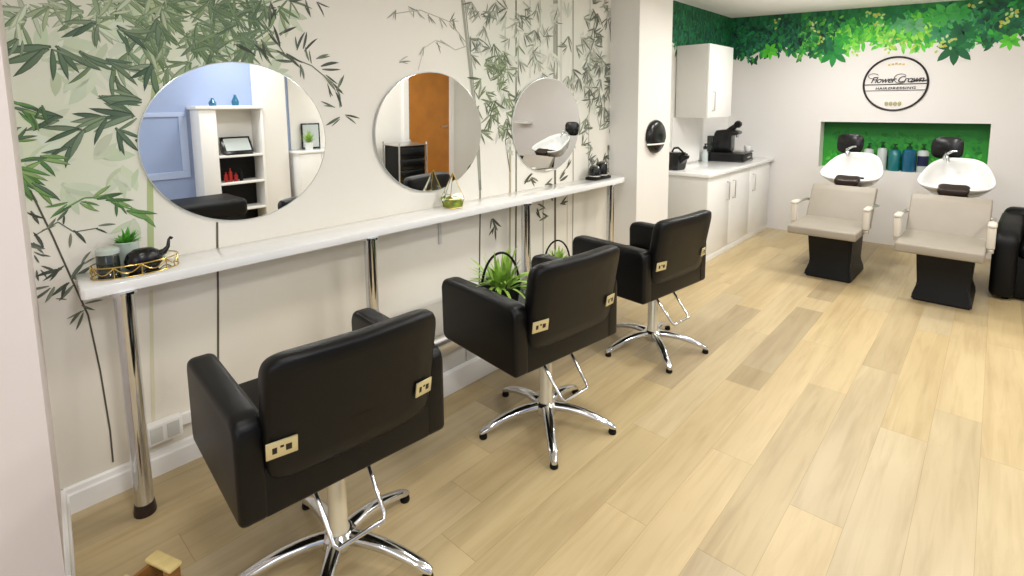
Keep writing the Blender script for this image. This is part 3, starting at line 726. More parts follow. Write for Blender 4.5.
bm = BM(); lathe(bm, [(0, .006), (.05, .006), (.058, .03), (.045, .05), (.02, .062), (0, .064)], (0, 0, 0), 20); obj('moss', bm, 'moss', t)
# jar tray by the pillar
bm = BM(); box(bm, (-.05, -.115, 0), (.05, .115, .012), .004); box(bm, (-.05, -.115, .01), (-.045, .115, .022), .002); box(bm, (.045, -.115, .01), (.05, .115, .022), .002); box(bm, (-.05, -.115, .01), (.05, -.11, .022), .002); box(bm, (-.05, .11, .01), (.05, .115, .022), .002)
tag(obj('small_tray', bm, 'blackm', None, loc=(-2.39, 3.66, SZ)), 'small dark tray at the pillar end of the white shelf', 'tray')
jars = None
for y, h_, l_ in ((-.055, .085, 'dark glass jar with a silver rim, left on the small tray by the pillar'), (.05, .11, 'taller dark glass jar with a silver rim, right on the small tray by the pillar')):
    t = thing('storage_jar', l_, 'jar', (-2.39, 3.66 + y, SZ + .0125), 0, 'dark jars on the small tray')
    bm = BM(); lathe(bm, [(0, 0), (.044, 0), (.047, .006), (.047, h_ - .01), (.04, h_), (0, h_)], (0, 0, 0), 24); obj('body', bm, 'black', t)
    bm = BM(); lathe(bm, [(.042, h_ - .005), (.043, h_), (.036, h_ + .012), (.012, h_ + .02), (0, h_ + .02)], (0, 0, 0), 24); obj('lid', bm, 'smoke', t)
    bm = BM(); lathe(bm, [(.0472, .012), (.0485, .014), (.0485, .02), (.0472, .022)], (0, 0, 0), 24); obj('rim', bm, 'satin', t)

# ------------------------------------------------------------------ dispenser on the pillar
t = thing('wall_dispenser', 'black oval dispenser with a silver band on the white pillar', 'dispenser', (XP, 4.262, 1.232))
bm = BM(); n = 40
def drg(x, k): return [(x, .155 * k * math.cos(2 * PI * i / n) * (1 if math.sin(2 * PI * i / n) > -.3 else .92), .147 * k * math.sin(2 * PI * i / n)) for i in range(n)]
loft(bm, [drg(0, .96), drg(.018, 1), drg(.035, .96), drg(.052, .82), (drg(.062, .5)), drg(.066, .15)]); obj('casing', bm, 'black', t, angle=60)
bm = BM(); tube(bm, [(.018 + .05 * math.cos(a), .149 * math.sin(a), -.062 ) for a in [-PI / 2 + PI * i / 16 for i in range(17)]], .007, 8); obj('band', bm, 'trim', t)
bm = BM(); box(bm, (.0, .145, -.02), (.03, .158, .02), .006); obj('latch', bm, 'black', t)

# ------------------------------------------------------------------ kitchen units in the recess
CX, CY0, CY1, CZ = -1.965, 4.87, 6.69, .822
t = thing('base_cabinet', 'low white base cabinet with handled doors under the worktop in the recess', 'cabinet', (0, 0, 0))
bm = BM(); box(bm, (XREC + .002, CY0, .0), (CX - .02, CY1, CZ), .002); obj('carcass', bm, 'white', t)
bm = BM(); box(bm, (XREC + .002, CY0 - .018, 0), (CX, CY0, CZ), .002); obj('end_panel', bm, 'greyside', t)
for y0, y1, hy in ((CY0 + .003, 5.415, 5.345), (5.42, 6.005, 5.505), (6.01, CY1 - .003, 6.11)):
    bm = BM(); box(bm, (CX - .019, y0, .07), (CX, y1, CZ - .004), .002); d = obj('door', bm, 'white', t)
    bm = BM(); tube(bm, [(CX, hy, .55), (CX + .028, hy, .55), (CX + .028, hy, .73), (CX, hy, .73)], .007, 8); obj('handle', bm, 'satin', d)
bm = BM(); box(bm, (CX - .012, CY0, 0), (CX - .004, CY1, .068), .001); obj('plinth', bm, 'white', t)
bm = BM(); box(bm, (XREC + .002, CY0 - .03, CZ), (CX + .025, YB - .003, .858), .006, 3); tag(obj('worktop', bm, 'shelf'), 'white gloss worktop over the base cabinet carrying the coffee machine', 'worktop')
UY0, UY1, UZ0, UZ1, UX = 5.27, 5.9, 1.37, 2.105, -2.155
t = thing('wall_cabinet', 'tall white wall cabinet hung above the worktop near the foliage mural', 'cabinet', (0, 0, 0))
bm = BM(); box(bm, (XREC + .011, UY0, UZ0), (UX - .02, UY1, UZ1), .002); obj('carcass', bm, 'greyside', t)
bm = BM(); box(bm, (UX - .0195, UY0, UZ0), (UX, UY1, UZ1), .003); d = obj('door', bm, 'white', t)
bm = BM(); tube(bm, [(UX, 5.38, 1.44), (UX + .026, 5.38, 1.44), (UX + .026, 5.38, 1.63), (UX, 5.38, 1.63)], .006, 8); obj('handle', bm, 'satin', d)
WT = .858
def wt(px, py, z=WT): return at(px, py, 2, z)
# coffee machine on its pod drawer
c = Vector((-2.28, 6.24, WT))
t = thing('pod_drawer', 'black pod storage drawer on the worktop under the coffee machine', 'drawer', c, .12); t.scale = (1.1, 1.2, 1)
bm = BM(); box(bm, (-.17, -.2, 0), (.19, .22, .014), .004); box(bm, (-.17, -.2, .085), (.19, .22, .1), .004); box(bm, (-.165, -.195, .014), (.17, -.185, .085)); box(bm, (-.165, .205, .014), (.17, .215, .085)); box(bm, (-.17, -.19, .014), (-.16, .21, .085)); obj('frame', bm, 'black', t)
bm = BM(); box(bm, (-.15, -.18, .016), (.185, .2, .075), .005); d = obj('drawer', bm, 'blackm', t)
bm = BM()
for q in range(5): lathe(bm, [(0, 0), (.02, .0), (.024, .012), (.02, .02), (0, .02)], (.14, -.13 + q * .07, .074), 14)
obj('pods', bm, 'smoke', d)['kind'] = 'stuff'
bm = BM(); box(bm, (.184, -.05, .035), (.196, .06, .05), .003); obj('handle', bm, 'satin', d)
c2 = c + Vector((0, -.02, .1))
t = thing('coffee_machine', 'black pod coffee machine with a raised lever on the worktop', 'coffee machine', c2, .12)
bm = BM()
prism(bm, [(-.15, 0), (.02, 0), (.04, .02), (.04, .19), (.10, .195), (.12, .21), (.115, .235), (.02, .262), (-.13, .245), (-.15, .2)], 1, -.1, .1, .015, 3); obj('body', bm, 'black', t)
bm = BM(); prism(bm, [(-.06, .235), (.04, .235), (.07, .27), (.1, .29), (.1, .325), (.06, .325), (-.02, .265)], 1, -.045, .045, .012, 3); obj('lever', bm, 'black', t)
bm = BM(); lathe(bm, [(0, -.05), (.035, -.045), (.042, 0), (.035, .045), (0, .05)], (0, 0, 0), 18); bmesh.ops.rotate(bm, cent=(0, 0, 0), matrix=Matrix.Rotation(PI / 2, 3, 'X'), verts=bm.verts[:]); bmesh.ops.translate(bm, vec=(.09, 0, .315), verts=bm.verts[:]); obj('lever_knob', bm, 'blackm', t)
bm = BM(); box(bm, (.06, -.06, 0), (.17, .06, .018), .004); obj('drip_tray', bm, 'satin', t)
bm = BM(); tube(bm, [(.085, 0, .2), (.085, 0, .165)], .016, 12); obj('spout', bm, 'chrome', t)
bm = BM(); box(bm, (-.24, -.07, .0), (-.155, .07, .18), .015, 3); obj('water_tank', bm, 'smoke', t)
p = Vector((-2.12, 6.36, WT + .1)); 
t = thing('white_cup', 'small white cup on the black drawer beside the coffee machine', 'cup', p)
bm = BM(); lathe(bm, [(0, 0), (.025, 0), (.036, .03), (.038, .065), (.034, .065), (.03, .01), (0, .008)], (0, 0, 0), 20); obj('body', bm, 'ceramic', t)
bm = BM(); tube(bm, [(.034, 0, .052), (.055, 0, .048), (.055, 0, .022), (.03, 0, .016)], .005, 8); obj('handle', bm, 'ceramic', t)
# black kettle by the pillar
t = thing('kettle', 'black kettle-like appliance with pointed spout on the worktop beside the pillar', 'kettle', (-2.36, 5.0, WT), -.2); t.scale = (.8, .8, 1)
bm = BM(); loft(bm, [[(s * q * 1.0, q2 * q, z) for s, q2 in ((1, -.8), (1, .8), (.6, 1), (-.6, 1), (-1, .8), (-1, -.8), (-.6, -1), (.6, -1))] for q, z in ((.085, 0), (.098, .02), (.112, .1), (.118, .15), (.112, .165))]); obj('body', bm, 'black', t)
bm = BM(); loft(bm, [[(.08, -.06, .16), (.08, .06, .16), (.1, .05, .06), (.1, -.05, .06)], [(.15, -.03, .155), (.15, .03, .155), (.15, .025, .1), (.15, -.025, .1)], [(.2, -.012, .15), (.2, .012, .15), (.195, .01, .125), (.195, -.01, .125)]]); obj('spout', bm, 'black', t)
bm = BM(); box(bm, (-.1, -.09, .163), (.09, .09, .178), .007); obj('lid', bm, 'smoke', t)
bm = BM(); tube(bm, [(-.05, 0, .175), (-.02, 0, .215), (.04, 0, .222), (.1, 0, .19), (.13, 0, .165)], .011, 8); obj('handle', bm, 'black', t)
p = wt(698.5, 157.5)
bm = BM(); lathe(bm, [(0, 0), (.05, 0), (.058, .012), (.05, .02), (.03, .022), (0, .022)], (0, 0, 0), 20); tag(obj('small_dish', bm, 'darkm', None, loc=(p.x, p.y, WT)), 'small dark round dish on the worktop between the kettle and the coffee machine', 'dish')
p = at(705, 152, 0, -2.44); p.z = WT
t = thing('soap_bottle', 'small clear pump bottle with a dark top at the back of the worktop', 'bottle', p)
bm = BM(); lathe(bm, [(0, 0), (.032, 0), (.034, .01), (.034, .1), (.014, .13), (.014, .14), (0, .14)], (0, 0, 0), 20); obj('body', bm, 'silver', t)
bm = BM(); lathe(bm, [(0, .14), (.02, .14), (.02, .17), (.008, .175), (.008, .195), (0, .195)], (0, 0, 0), 16); box(bm, (-.008, -.008, .19), (.045, .008, .203), .003); obj('pump', bm, 'black', t)
t = thing('power_socket', 'white power socket with a plug on the recess wall above the worktop', 'power socket', (XREC, 5.12, 1.1))
bm = BM(); box(bm, (0, -.045, -.045), (.01, .045, .045), .003); obj('face_plate', bm, 'trim', t)
bm = BM(); box(bm, (.01, -.022, -.035), (.035, .022, .015), .006); obj('plug', bm, 'grey', t)

# ------------------------------------------------------------------ wall sign
sx, sz = -.815, 1.697
t = thing('wall_sign', 'round black-ringed shop sign with script lettering on the back wall', 'sign', (sx, YB - .002, sz))
RS = .272
bm = BM(); n = 72
tube(bm, [(RS * math.cos(2 * PI * i / n), -.006, RS * math.sin(2 * PI * i / n)) for i in range(n)], .0095, 8, True); obj('ring', bm, 'ink', t)
for z0, k in ((-.005, .0045), (-.068, .003)):
    w_ = math.sqrt(RS * RS - z0 * z0) - .004; bm = BM(); box(bm, (-w_, -.004, z0 - k), (w_, 0, z0 + k)); obj('rule', bm, 'ink', t)
def text(body, size, x, z, matn, parent, name, shear=0, spacing=1.0, width=None, depth=.001):
    cu = bpy.data.curves.new('txt', 'FONT'); cu.body = body; cu.size = size; cu.shear = shear; cu.space_character = spacing; cu.align_x = 'CENTER'; cu.extrude = depth; cu.offset = .0008
    o = bpy.data.objects.new('txt', cu); COL.objects.link(o)
    dg = bpy.context.evaluated_depsgraph_get(); me = bpy.data.meshes.new_from_object(o.evaluated_get(dg)); bpy.data.objects.remove(o); bpy.data.curves.remove(cu)
    xs = [v.co.x for v in me.vertices]; s = (width / (max(xs) - min(xs))) if width else 1
    for v in me.vertices: v.co = Vector((x + v.co.x * s, -.003 - v.co.z, z + v.co.y))
    me.materials.clear(); me.materials.append(M[matn]); q = bpy.data.objects.new(name, me); COL.objects.link(q); q.parent = parent; return q
text('Flower Crown', .088, .01, .014, 'ink', t, 'script_lettering', .4, .9, .45)
bm = BM()   # swashes of the two capitals and the trailing stroke
tube(bm, [(-.19 + .045 * math.cos(a), -.005, .085 + .026 * math.sin(a)) for a in [.3 + i * .35 for i in range(14)]], .0028, 6); obj('swash', bm, 'ink', t); bm = BM()
tube(bm, [(.045 + .055 * math.cos(a), -.005, .052 + .047 * math.sin(a)) for a in [.6 + i * .3 for i in range(17)]], .0028, 6); obj('swash', bm, 'ink', t); bm = BM()
tube(bm, [(.13, -.005, .012), (.19, -.005, .03), (.24, -.005, .022), (.262, -.005, .03)], .006, 6); obj('swash', bm, 'ink', t)
text('HAIR', .034, -.115, -.056, 'ink', t, 'small_lettering', .1, 1.15, .1)
text('DRESSING', .034, .06, -.056, 'ink', t, 'small_lettering', .1, 1.15, .23)
bm = BM()
for k in range(7):
    q = (k - 3) / 3; lathe(bm, [(0, -.002), (.011, -.002), (.011, .002), (0, .002)], (0, 0, 0), 8)
    for v in bm.verts[-18:]: pass
bm.free(); bm = BM()
for k in range(5): box(bm, (-.06 + k * .03 - .011, -.003, .188 + .008 * (2 - abs(k - 2)) * .5), (-.06 + k * .03 + .011, 0, .203 + .012 * (2 - abs(k - 2)) * .5), .004)
obj('top_ornament', bm, 'goldp', t)['label'] = 'faint gold flower crown'
bm = BM()
for k in range(4):
    cx = -.06 + k * .037
    tube(bm, [(cx + .012 * math.cos(a), -.003, -.205 + .018 * math.sin(a)) for a in [2 * PI * i / 14 for i in range(14)]], .0045, 6, True)
    box(bm, (cx - .006, -.003, -.212), (cx + .006, 0, -.2))
obj('bottom_ornament', bm, 'sage', t)['label'] = 'faint sage gold ornament row'

# ------------------------------------------------------------------ backwash units
def make_wash():
    t = thing('backwash_chair', '', 'backwash chair')      # origin on the floor under the middle of the pedestal, front to -y
    bm = BM()
    def ring(z, xw, y0, y1): return [(-xw, y0, z), (xw, y0, z), (xw, y1, z), (-xw, y1, z)]
    loft(bm, [ring(0, .178, -.25, .27), ring(.03, .18, -.25, .27), ring(.12, .155, -.2, .24), ring(.3, .165, -.23, .22), ring(.41, .17, -.25, .2)])
    bmesh.ops.bevel(bm, geom=bm.edges[:], offset=.012, segments=2, affect='EDGES'); obj('pedestal', bm, 'blackm', t)
    bm = BM(); box(bm, (-.285, -.43, .40), (.225, .2, .47), .014, 3); st = obj('seat', bm, 'cream', t)
    bm = BM(); prism(bm, [(.10, .43), (.16, .42), (.35, .69), (.37, .735), (.33, .75), (.285, .71)], 0, -.285, .228, .014, 3); obj('backrest', bm, 'cream', t)
    for s in (-1, 1):
        bm = BM()
        x0 = s * .275 - .03
        tube(bm, [(x0, .3, .60), (x0, .1, .615), (x0, -.13, .62), (x0, -.165, .60), (x0, -.17, .46)], .012, 10); tube(bm, [(s * .245 - .03, .28, .60), (s * .285 - .03, .28, .60)], .014, 10)
        box(bm, (x0 - .02, -.19, .43), (x0 + .02, -.15, .455), .004)
        a = obj('armrest', bm, 'satin', t)
        bm = BM(); prism(bm, [(-.19, .45), (-.14, .45), (-.125, .6), (-.04, .618), (.06, .622), (.06, .645), (-.12, .648), (-.17, .64), (-.195, .61)], 1, x0 - .03, x0 + .03, .01, 2) if False else box(bm, (x0 - .024, -.2, .455), (x0 + .024, -.15, .62), .015, 3)
        box(bm, (x0 - .027, -.205, .61), (x0 + .027, -.06, .645), .016, 3)
        p_ = obj('arm_pad', bm, 'armw', a); p_['label'] = 'ivory arm pad'
    # stand behind the backrest carrying the bowl
    bm = BM(); prism(bm, [(.2, 0), (.52, 0), (.6, .5), (.66, .8), (.5, .74), (.42, .45)], 0, -.07, .07, .01, 2); obj('bowl_stand', bm, 'blackm', t)
    # ceramic bowl: rounded trapezoid, tilted up to the back
    def plan(k, z, dy=0, n=48):
        out = []
        for i in range(n):
            a = 2 * PI * i / n; c, s = math.cos(a), math.sin(a); e = 2 / 3.2
            x = math.copysign(abs(c) ** e, c) * .245; y = math.copysign(abs(s) ** e, s) * .27
            x *= (1.0 - .24 * (y / .27) - .05)
            if y < 0: y *= (1 - .22 * max(0, 1 - (x / .12) ** 2) * (0 if k < .3 else 1) * .0)
            out.append(Vector((x * k, y * k + dy, z)))
        return out
    outer = [plan(.34, -.185, .05), plan(.5, -.175, .05), plan(.74, -.12, .03), plan(.92, -.04, .01), plan(1, 0), plan(1.0, .012), plan(.97, .017), plan(.90, .008), plan(.84, -.03), plan(.68, -.1, .02), plan(.4, -.14, .04), plan(.1, -.145, .04)]
    Tm = Matrix.Translation((-.02, .64, .895)) @ Matrix.Rotation(math.radians(24), 4, 'X')
    bm = BM(); loft(bm, [[Tm @ p for p in r] for r in outer]); bw = obj('basin', bm, 'ceramic', t, angle=70)
    bm = BM()
    def nr(k, y):
        out = []
        for i in range(28):
            a = 2 * PI * i / 28; c, q = math.cos(a), math.sin(a)
            x = .105 * math.copysign(abs(c) ** .6, c) * (1 if q > 0 else .86); z = (.045 if q > 0 else .075) * math.copysign(abs(q) ** .6, q)
            if q > 0: z -= .012 * max(0, 1 - (x / .09) ** 2)
            out.append(Tm @ Vector((x * k, y, z * k - .008)))
        return out
    loft(bm, [nr(.8, -.315), nr(.97, -.306), nr(1, -.288), nr(1, -.225), nr(.9, -.21)]); obj('neck_rest', bm, 'dark', t, angle=60)['label'] = 'dark brown rubber neck rest'
    # taps at the back rim
    bm = BM(); pts = [Tm @ Vector(p) for p in ((-0.100, .235, .01), (-0.100, .235, .06), (-0.095, .2, .085), (-0.080, .14, .08), (-0.070, .11, .05))]
    tube(bm, pts, [.016, .016, .014, .012, .012], 12); tube(bm, [Tm @ Vector(p) for p in ((-0.100, .235, .06), (-0.050, .235, .095), (-0.020, .23, .1))], [.012, .009, .007], 10)
    lathe(bm, [(0, 0), (.024, 0), (.022, .03), (0, .03)], Tm @ Vector((-0.100, .235, .005)), 16); obj('tap', bm, 'chrome', t)
    bm = BM()
    sh = [(.115 * math.copysign(abs(math.cos(a)) ** .6, math.cos(a)), .10 * math.copysign(abs(math.sin(a)) ** .6, math.sin(a))) for a in [2 * PI * i / 28 for i in range(28)]]
    loft(bm, [[(x * k, yy, 1.095 + z * k) for x, z in sh] for k, yy in ((.9, .975), (1, .985), (1, 1.02), (.9, 1.03))]); bmesh.ops.translate(bm, vec=(-.12, -.06, .0), verts=bm.verts[:]); obj('splash_guard', bm, 'black', t, angle=50)['label'] = 'black rounded guard behind the tap'
    return t
w1 = make_wash()
tag(w1, 'cream backwash chair with white basin and black pedestal, nearer the white cabinets', 'backwash chair', 'backwash chairs at the back wall')
w1.location = (-.985, 5.33, 0); w1.rotation_euler = (0, 0, math.radians(-1))
w2 = copy_tree(w1); w2.location = (-.215, 5.22, 0); w2.rotation_euler = (0, 0, math.radians(-1)); w2['label'] = 'cream backwash chair with white basin and black pedestal, beside the black armchair'
# bottles on the niche sill
def bottle(x, r, h, label, mbody, mcap, lab_m=None, y=YB + .085, pump=True):
    t = thing('bottle', label, 'bottle', (x, y, NZ0), 0, 'bottles in the green niche')
    bm = BM(); lathe(bm, [(0, 0), (r * .94, 0), (r, .01), (r, h * .92), (r * .8, h * .98), (r * .35, h), (0, h)], (0, 0, 0), 24); obj('body', bm, mbody, t)
    bm = BM(); lathe(bm, [(0, h), (r * .4, h), (r * .4, h + .025), (.008, h + .03), (.008, h + .05), (.02, h + .05), (.02, h + .062), (0, h + .062)], (0, 0, 0), 16); box(bm, (-.008, -.05, h + .05), (.008, 0, h + .061), .003); obj('pump', bm, mcap, t)
    if lab_m:
        bm = BM(); b = BM(); n = 14
        A = [b.verts.new(((r + .001) * math.cos(a), (r + .001) * math.sin(a), h * .3)) for a in [-PI * .85 + PI * .9 * i / n for i in range(n + 1)]]
        C_ = [b.verts.new((v.co.x, v.co.y, h * .75)) for v in A]
        for i in range(n): b.faces.new((A[i], A[i + 1], C_[i + 1], C_[i]))
        merge(bm, b); obj('label', bm, lab_m, t)
def bx(px): return at(px, 170, 1, YB + .085).x
bottle(bx(867.5), .045, .225, 'white topped bottle half hidden behind the left basin', 'silver', 'greenpump')
bottle(bx(881), .043, .24, 'grey white bottle with a dark pump, left of the teal bottle', 'silver', 'greenpump')
bottle(bx(893.5), .054, .225, 'teal pump bottle, second from the middle of the niche sill', 'teal', 'greenpump')
bottle(bx(908), .06, .235, 'petrol blue bottle, widest on the niche sill', 'blueb', 'greenpump')
bottle(bx(922), .048, .23, 'white bottle with a navy label, nearest the right basin', 'silver', 'greenpump', 'navy')

# ------------------------------------------------------------------ black armchair at the right edge
t = thing('tub_armchair', 'black leather tub armchair at the right edge beside the second backwash chair', 'armchair', (.46, 5.72, 0), math.radians(-4))
bm = BM(); box(bm, (-.36, -.3, .02), (.36, .34, .36), .05, 4); obj('base', bm, 'sofa', t)
for s in (-1, 1):
    bm = BM(); prism(bm, [(-.36, .02), (.36, .02), (.36, .56), (.3, .6), (-.1, .57), (-.3, .53), (-.37, .47)], 0, min(s * .4, s * .25), max(s * .4, s * .25), .045, 4); obj('armrest', bm, 'sofa', t)
bm = BM(); box(bm, (-.39, .22, .02), (.39, .4, .63), .06, 4); obj('backrest', bm, 'sofa', t)
bm = BM(); box(bm, (-.25, -.35, .34), (.25, .23, .45), .045, 4); obj('seat_cushion', bm, 'sofa', t)
for sx_, sy_ in ((-1, -1), (1, -1), (-1, 1), (1, 1)):
    bm = BM(); lathe(bm, [(0, 0), (.018, 0), (.025, .03), (0, .03)], (sx_ * .3, sy_ * .28, 0), 14); obj('leg', bm, 'blackm', t)

# ------------------------------------------------------------------ small wooden stool, near lower left
ps = at(168, 562, 2, .1)
t = thing('wooden_footstool', 'small light-topped wooden stool on the floor at the lower left corner', 'stool', (ps.x + .01, ps.y - .025, 0), math.radians(20)); t.scale = (.62, .8, .72)
for s in (-1, 1):
    bm = BM(); box(bm, (-.02 + s * .07 - .01, -.12, 0), (-.02 + s * .07 + .01, .05, .13), .004); sp_ = obj('side_board', bm, 'brownwood', t)
bm = BM(); box(bm, (-.12, -.0, .128), (.07, .055, .15), .009, 3); obj('top_slat', bm, 'plywood', t)
bm = BM(); box(bm, (-.12, -.12, .128), (.07, -.065, .15), .009, 3); obj('top_slat', bm, 'plywood', t)
bm = BM(); box(bm, (-.08, -.11, .04), (.04, -.095, .07), .003); obj('stretcher', bm, 'brownwood', t)

# ------------------------------------------------------------------ the opposite side of the room, seen in the mirrors
bm = BM(); box(bm, (XR - .014, .4, .72), (XR, 1.98, .80), .004); box(bm, (XR - .014, .4, 1.42), (XR, 1.98, 1.47), .004); box(bm, (XR - .0138, 1.9, .801), (XR, 1.98, 1.419), .002); box(bm, (XR - .012, 1.42, .801), (XR, 1.45, 1.419), .002); struct('trim_3', bm, 'bluetrim')
bm = BM(); box(bm, (XR - .28, 2.72, 0), (XR, 3.02, ZT), .006); struct('wall_nib', bm, 'paint')
bm = BM(); box(bm, (XR - .012, 3.18, 0), (XR, 4.95, ZT)); box(bm, (XR - .012, 5.98, 0), (XR, 7, ZT)); box(bm, (XR - .012, 4.95, 2.06), (XR, 5.98, ZT)); struct('wall_right_panel', bm, 'paint')
t = thing('display_shelf_unit', 'white shelving unit reflected in the nearest mirror', 'shelving', (XR - .3, 2.36, 0))
bm = BM(); box(bm, (-.02, -.37, 1.5), (.3, .36, 1.54), .006); obj('top', bm, 'trim', t)
bm = BM(); box(bm, (0, -.34, 0), (.3, -.16, 1.5), .006); box(bm, (0, .33, 0), (.3, .36, 1.5), .004); box(bm, (.28, -.17, 0), (.3, .34, 1.5)); obj('carcass', bm, 'trim', t)
for z in (.3, .62, .94): 
    bm = BM(); box(bm, (0, -.16, z), (.28, .33, z + .025), .003); obj('shelf', bm, 'trim', t)
bm = BM(); box(bm, (.262, -.16, .02), (.28, .33, .94)); obj('back_panel', bm, 'blackm', t)
t = thing('waiting_bench', 'low black upholstered bench reflected along the bottom of the nearest mirror', 'bench', (1.05, 1.42, 0))
bm = BM(); box(bm, (-.28, -.75, .4), (.28, .75, .58), .05, 4); obj('seat_pad', bm, 'sofa', t)
bm = BM(); box(bm, (-.26, -.72, .06), (.26, .72, .41), .01); obj('base', bm, 'blackm', t)
for a_ in (-1, 1):
    for b_ in (-1, 1):
        bm = BM(); lathe(bm, [(0, 0), (.02, 0), (.025, .06), (0, .06)], (a_ * .2, b_ * .55, 0), 12); obj('leg', bm, 'chrome', t)
t = thing('till_screen', 'black framed tilted screen on the upper shelf of the reflected unit', 'screen', (XR - .2, 2.44, .965), .0)
bm = BM(); box(bm, (-.08, -.15, .0), (.06, .15, .02), .005, rot=None); prism(bm, [(-.06, .02), (.05, .02), (.09, .2), (.07, .21)], 1, -.17, .17, .006); obj('casing', bm, 'black', t)
bm = BM(); b = BM(); f = b.faces.new([b.verts.new(p) for p in ((-.048, -.14, .045), (-.048, .14, .045), (.052, .14, .185), (.052, -.14, .185))]); merge(bm, b); bmesh.ops.translate(bm, vec=(-.006, 0, .004), verts=bm.verts[:]); obj('display', bm, 'silver', t)
for k, (dy, h_, mm_) in enumerate(((-.07, .12, 'red'), (-.02, .16, 'red'), (.04, .1, 'red'), (.1, .13, 'blackm'))):
    bm = BM(); lathe(bm, [(0, 0), (.02, 0), (.022, h_ * .7), (.008, h_ * .8), (.008, h_), (0, h_)], (0, 0, 0), 14)
    tag(obj('product_bottle', bm, mm_, None, loc=(XR - .2, 2.36 + dy, .646)), ('tallest red', 'red', 'short red', 'black')[(1, 0, 2, 3)[k]] + ' bottle on the dark middle shelf of the reflected unit', 'bottle', 'bottles on the reflected shelf unit')
for dy, h_, l_ in ((-.15, .09, 'dark round ornament on top of the reflected shelf unit'), (.1, .13, 'dark lantern ornament on top of the reflected shelf unit')):
    bm = BM(); lathe(bm, [(0, 0), (.035, 0), (.042, h_ * .4), (.02, h_ * .75), (.012, h_), (0, h_)], (0, 0, 0), 16); tag(obj('ornament', bm, 'blueb', None, loc=(XR - .18, 2.36 + dy, 1.54)), l_, 'ornament')
t = thing('sideboard', 'white sideboard beside the white column, reflected in the nearest mirror', 'sideboard', (XR - .22, 3.38, 0))
bm = BM(); box(bm, (-.2, -.3, 0), (.2, .3, .93), .004); obj('carcass', bm, 'white', t)
bm = BM(); box(bm, (-.22, -.32, .93), (.205, .32, .96), .004); obj('top', bm, 'shelf', t)
for s in (-1, 1):
    bm = BM(); box(bm, (-.212, s * .148 - .145, .05), (-.2, s * .148 + .145, .92), .003); d = obj('door', bm, 'white', t)
    bm = BM(); lathe(bm, [(0, 0), (.012, 0), (.014, .02), (0, .024)], (0, 0, 0), 12); bmesh.ops.rotate(bm, cent=(0, 0, 0), matrix=Matrix.Rotation(-PI / 2, 3, 'Y'), verts=bm.verts[:]); bmesh.ops.translate(bm, vec=(-.212, s * .03, .6), verts=bm.verts[:]); obj('knob', bm, 'satin', d)
t = thing('pot_plant', 'grassy plant in a white pot on the reflected white sideboard', 'potted plant', (XR - .26, 3.3, .96))
bm = BM(); lathe(bm, [(0, 0), (.045, 0), (.06, .1), (.054, .1), (0, .09)], (0, 0, 0), 18); obj('pot', bm, 'ceramic', t)
bm = BM()
for k in range(70):
    a = rnd.uniform(0, 6.28); e = rnd.uniform(.5, 1.5); leafblade(bm, (0, 0, .09), (math.cos(a) * math.cos(e), math.sin(a) * math.cos(e), math.sin(e)), rnd.uniform(.1, .2), .012, .6, 4)
obj('foliage', bm, 'leaf', t)
bm = BM(); box(bm, (0, -.13, 0), (.02, .13, .34), .004); box(bm, (-.002, -.11, .02), (0.002, .11, .32), mi=1); tag(obj('picture_frame', bm, ['black', 'silver'], None, loc=(XR - .05, 3.44, .96)), 'black framed blank picture leaning behind the reflected pot plant', 'picture frame')
bm = BM(); box(bm, (XR - .045, 5.05, .0), (XR - .005, 5.88, 2.0), .003); d_ = struct('door_1', bm, 'door')
bm = BM(); tube(bm, [(XR - .045, 5.8, 1.02), (XR - .09, 5.8, 1.02), (XR - .09, 5.68, 1.02)], .009, 8); obj('handle', bm, 'satin', d_)
bm = BM(); box(bm, (XR - .06, 4.95, 0), (XR, 5.05, 2.06), .004); box(bm, (XR - .06, 5.88, 0), (XR, 5.98, 2.06), .004); box(bm, (XR - .06, 4.95, 2.0), (XR, 5.98, 2.07), .004); struct('trim_4', bm, 'trim')
t = thing('salon_trolley', 'black drawer trolley with silver rails by the wooden door, reflected in the middle mirror', 'trolley', (XR - .35, 4.75, 0)); t.scale = (1.15, 1.15, .87)
bm = BM(); box(bm, (-.16, -.2, .12), (.16, .2, .92), .008); obj('body', bm, 'blackm', t)
for k in range(4):
    bm = BM(); box(bm, (-.175, -.19, .15 + k * .19), (-.158, .19, .32 + k * .19), .005); obj('drawer', bm, 'black', t)
for sx_, sy_ in ((-1, -1), (-1, 1), (1, -1), (1, 1)):
    bm = BM(); tube(bm, [(sx_ * .175, sy_ * .215, .06), (sx_ * .175, sy_ * .215, .98)], .01, 8); lathe(bm, [(0, 0), (.02, .005), (.025, .03), (.02, .055), (0, .06)], (sx_ * .175, sy_ * .215, 0), 12); obj('post', bm, 'chrome', t)
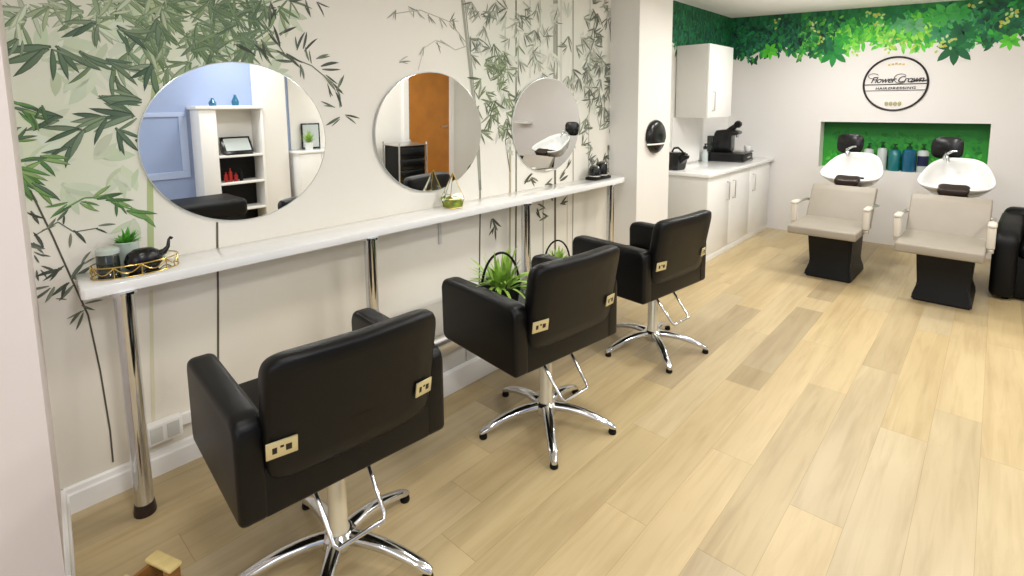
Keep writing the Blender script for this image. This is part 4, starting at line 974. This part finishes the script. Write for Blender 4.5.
bm = BM(); box(bm, (-.18, -.22, .92), (.18, .22, .94), .004); obj('top_tray', bm, 'satin', t)
bm = BM(); box(bm, (1.0, YB - .16, 1.08), (1.3, YB - .001, 1.115), .003); tag(obj('floating_shelf', bm, 'trim'), 'short white floating shelf on the back wall, seen only in the far mirror', 'shelf')

# ------------------------------------------------------------------ light
def area(name, loc, sx_, sy_, e, col=(1, .985, .965), rot=(0, 0, 0)):
    l = bpy.data.lights.new(name, 'AREA'); l.shape = 'RECTANGLE'; l.size = sx_; l.size_y = sy_; l.energy = e; l.color = col
    o = bpy.data.objects.new(name, l); COL.objects.link(o); o.location = loc; o.rotation_euler = rot; return o
LE = {(-1.2, .4): 7, (-1.2, 2.4): 15, (-1.2, 4.3): 16}
for x in (-1.2, .1, 1.3):
    for y in (.4, 2.4, 4.3):
        area('ceiling_lamp', (x, y, 2.36), .3, .3, LE[(x, y)] if (x, y) in LE else 18)
area('recess_fill', (-1.25, 5.7, 2.35), .3, .3, 5)  # unseen fill added to brighten the cabinets and back wall
area('ceiling_fill', (-.6, 4.6, 1.9), 2.2, 3.0, 14, rot=(PI, 0, 0))  # added upward fill that whitens the ceiling, no fitting behind it
p = at(856, -6, 2, 2.48)
t = thing('ceiling_light', 'white square ceiling light panel at the top edge above the sign', 'ceiling light', (p.x, p.y - .2, ceil_z(p.x)))
bm = BM(); box(bm, (-.2, -.2, -.03), (.2, .2, .02), .006); obj('frame', bm, 'trim', t)
bm = BM(); box(bm, (-.18, -.18, -.034), (.18, .18, -.03), .001); obj('diffuser', bm, 'lamp', t)
area('panel_lamp', (p.x, p.y - .2, ceil_z(p.x) - .06), .34, .34, 20)
area('window_light', (.6, -1.45, 1.6), 2.2, 1.4, 22, (.80, .88, 1.0), (math.radians(90), 0, 0))
wd = bpy.data.worlds.new('world'); SC.world = wd; wd.use_nodes = True
wd.node_tree.nodes['Background'].inputs[0].default_value = (.9, .93, 1, 1); wd.node_tree.nodes['Background'].inputs[1].default_value = .3
SC.view_settings.view_transform = 'Standard'
SC.view_settings.exposure = -.1
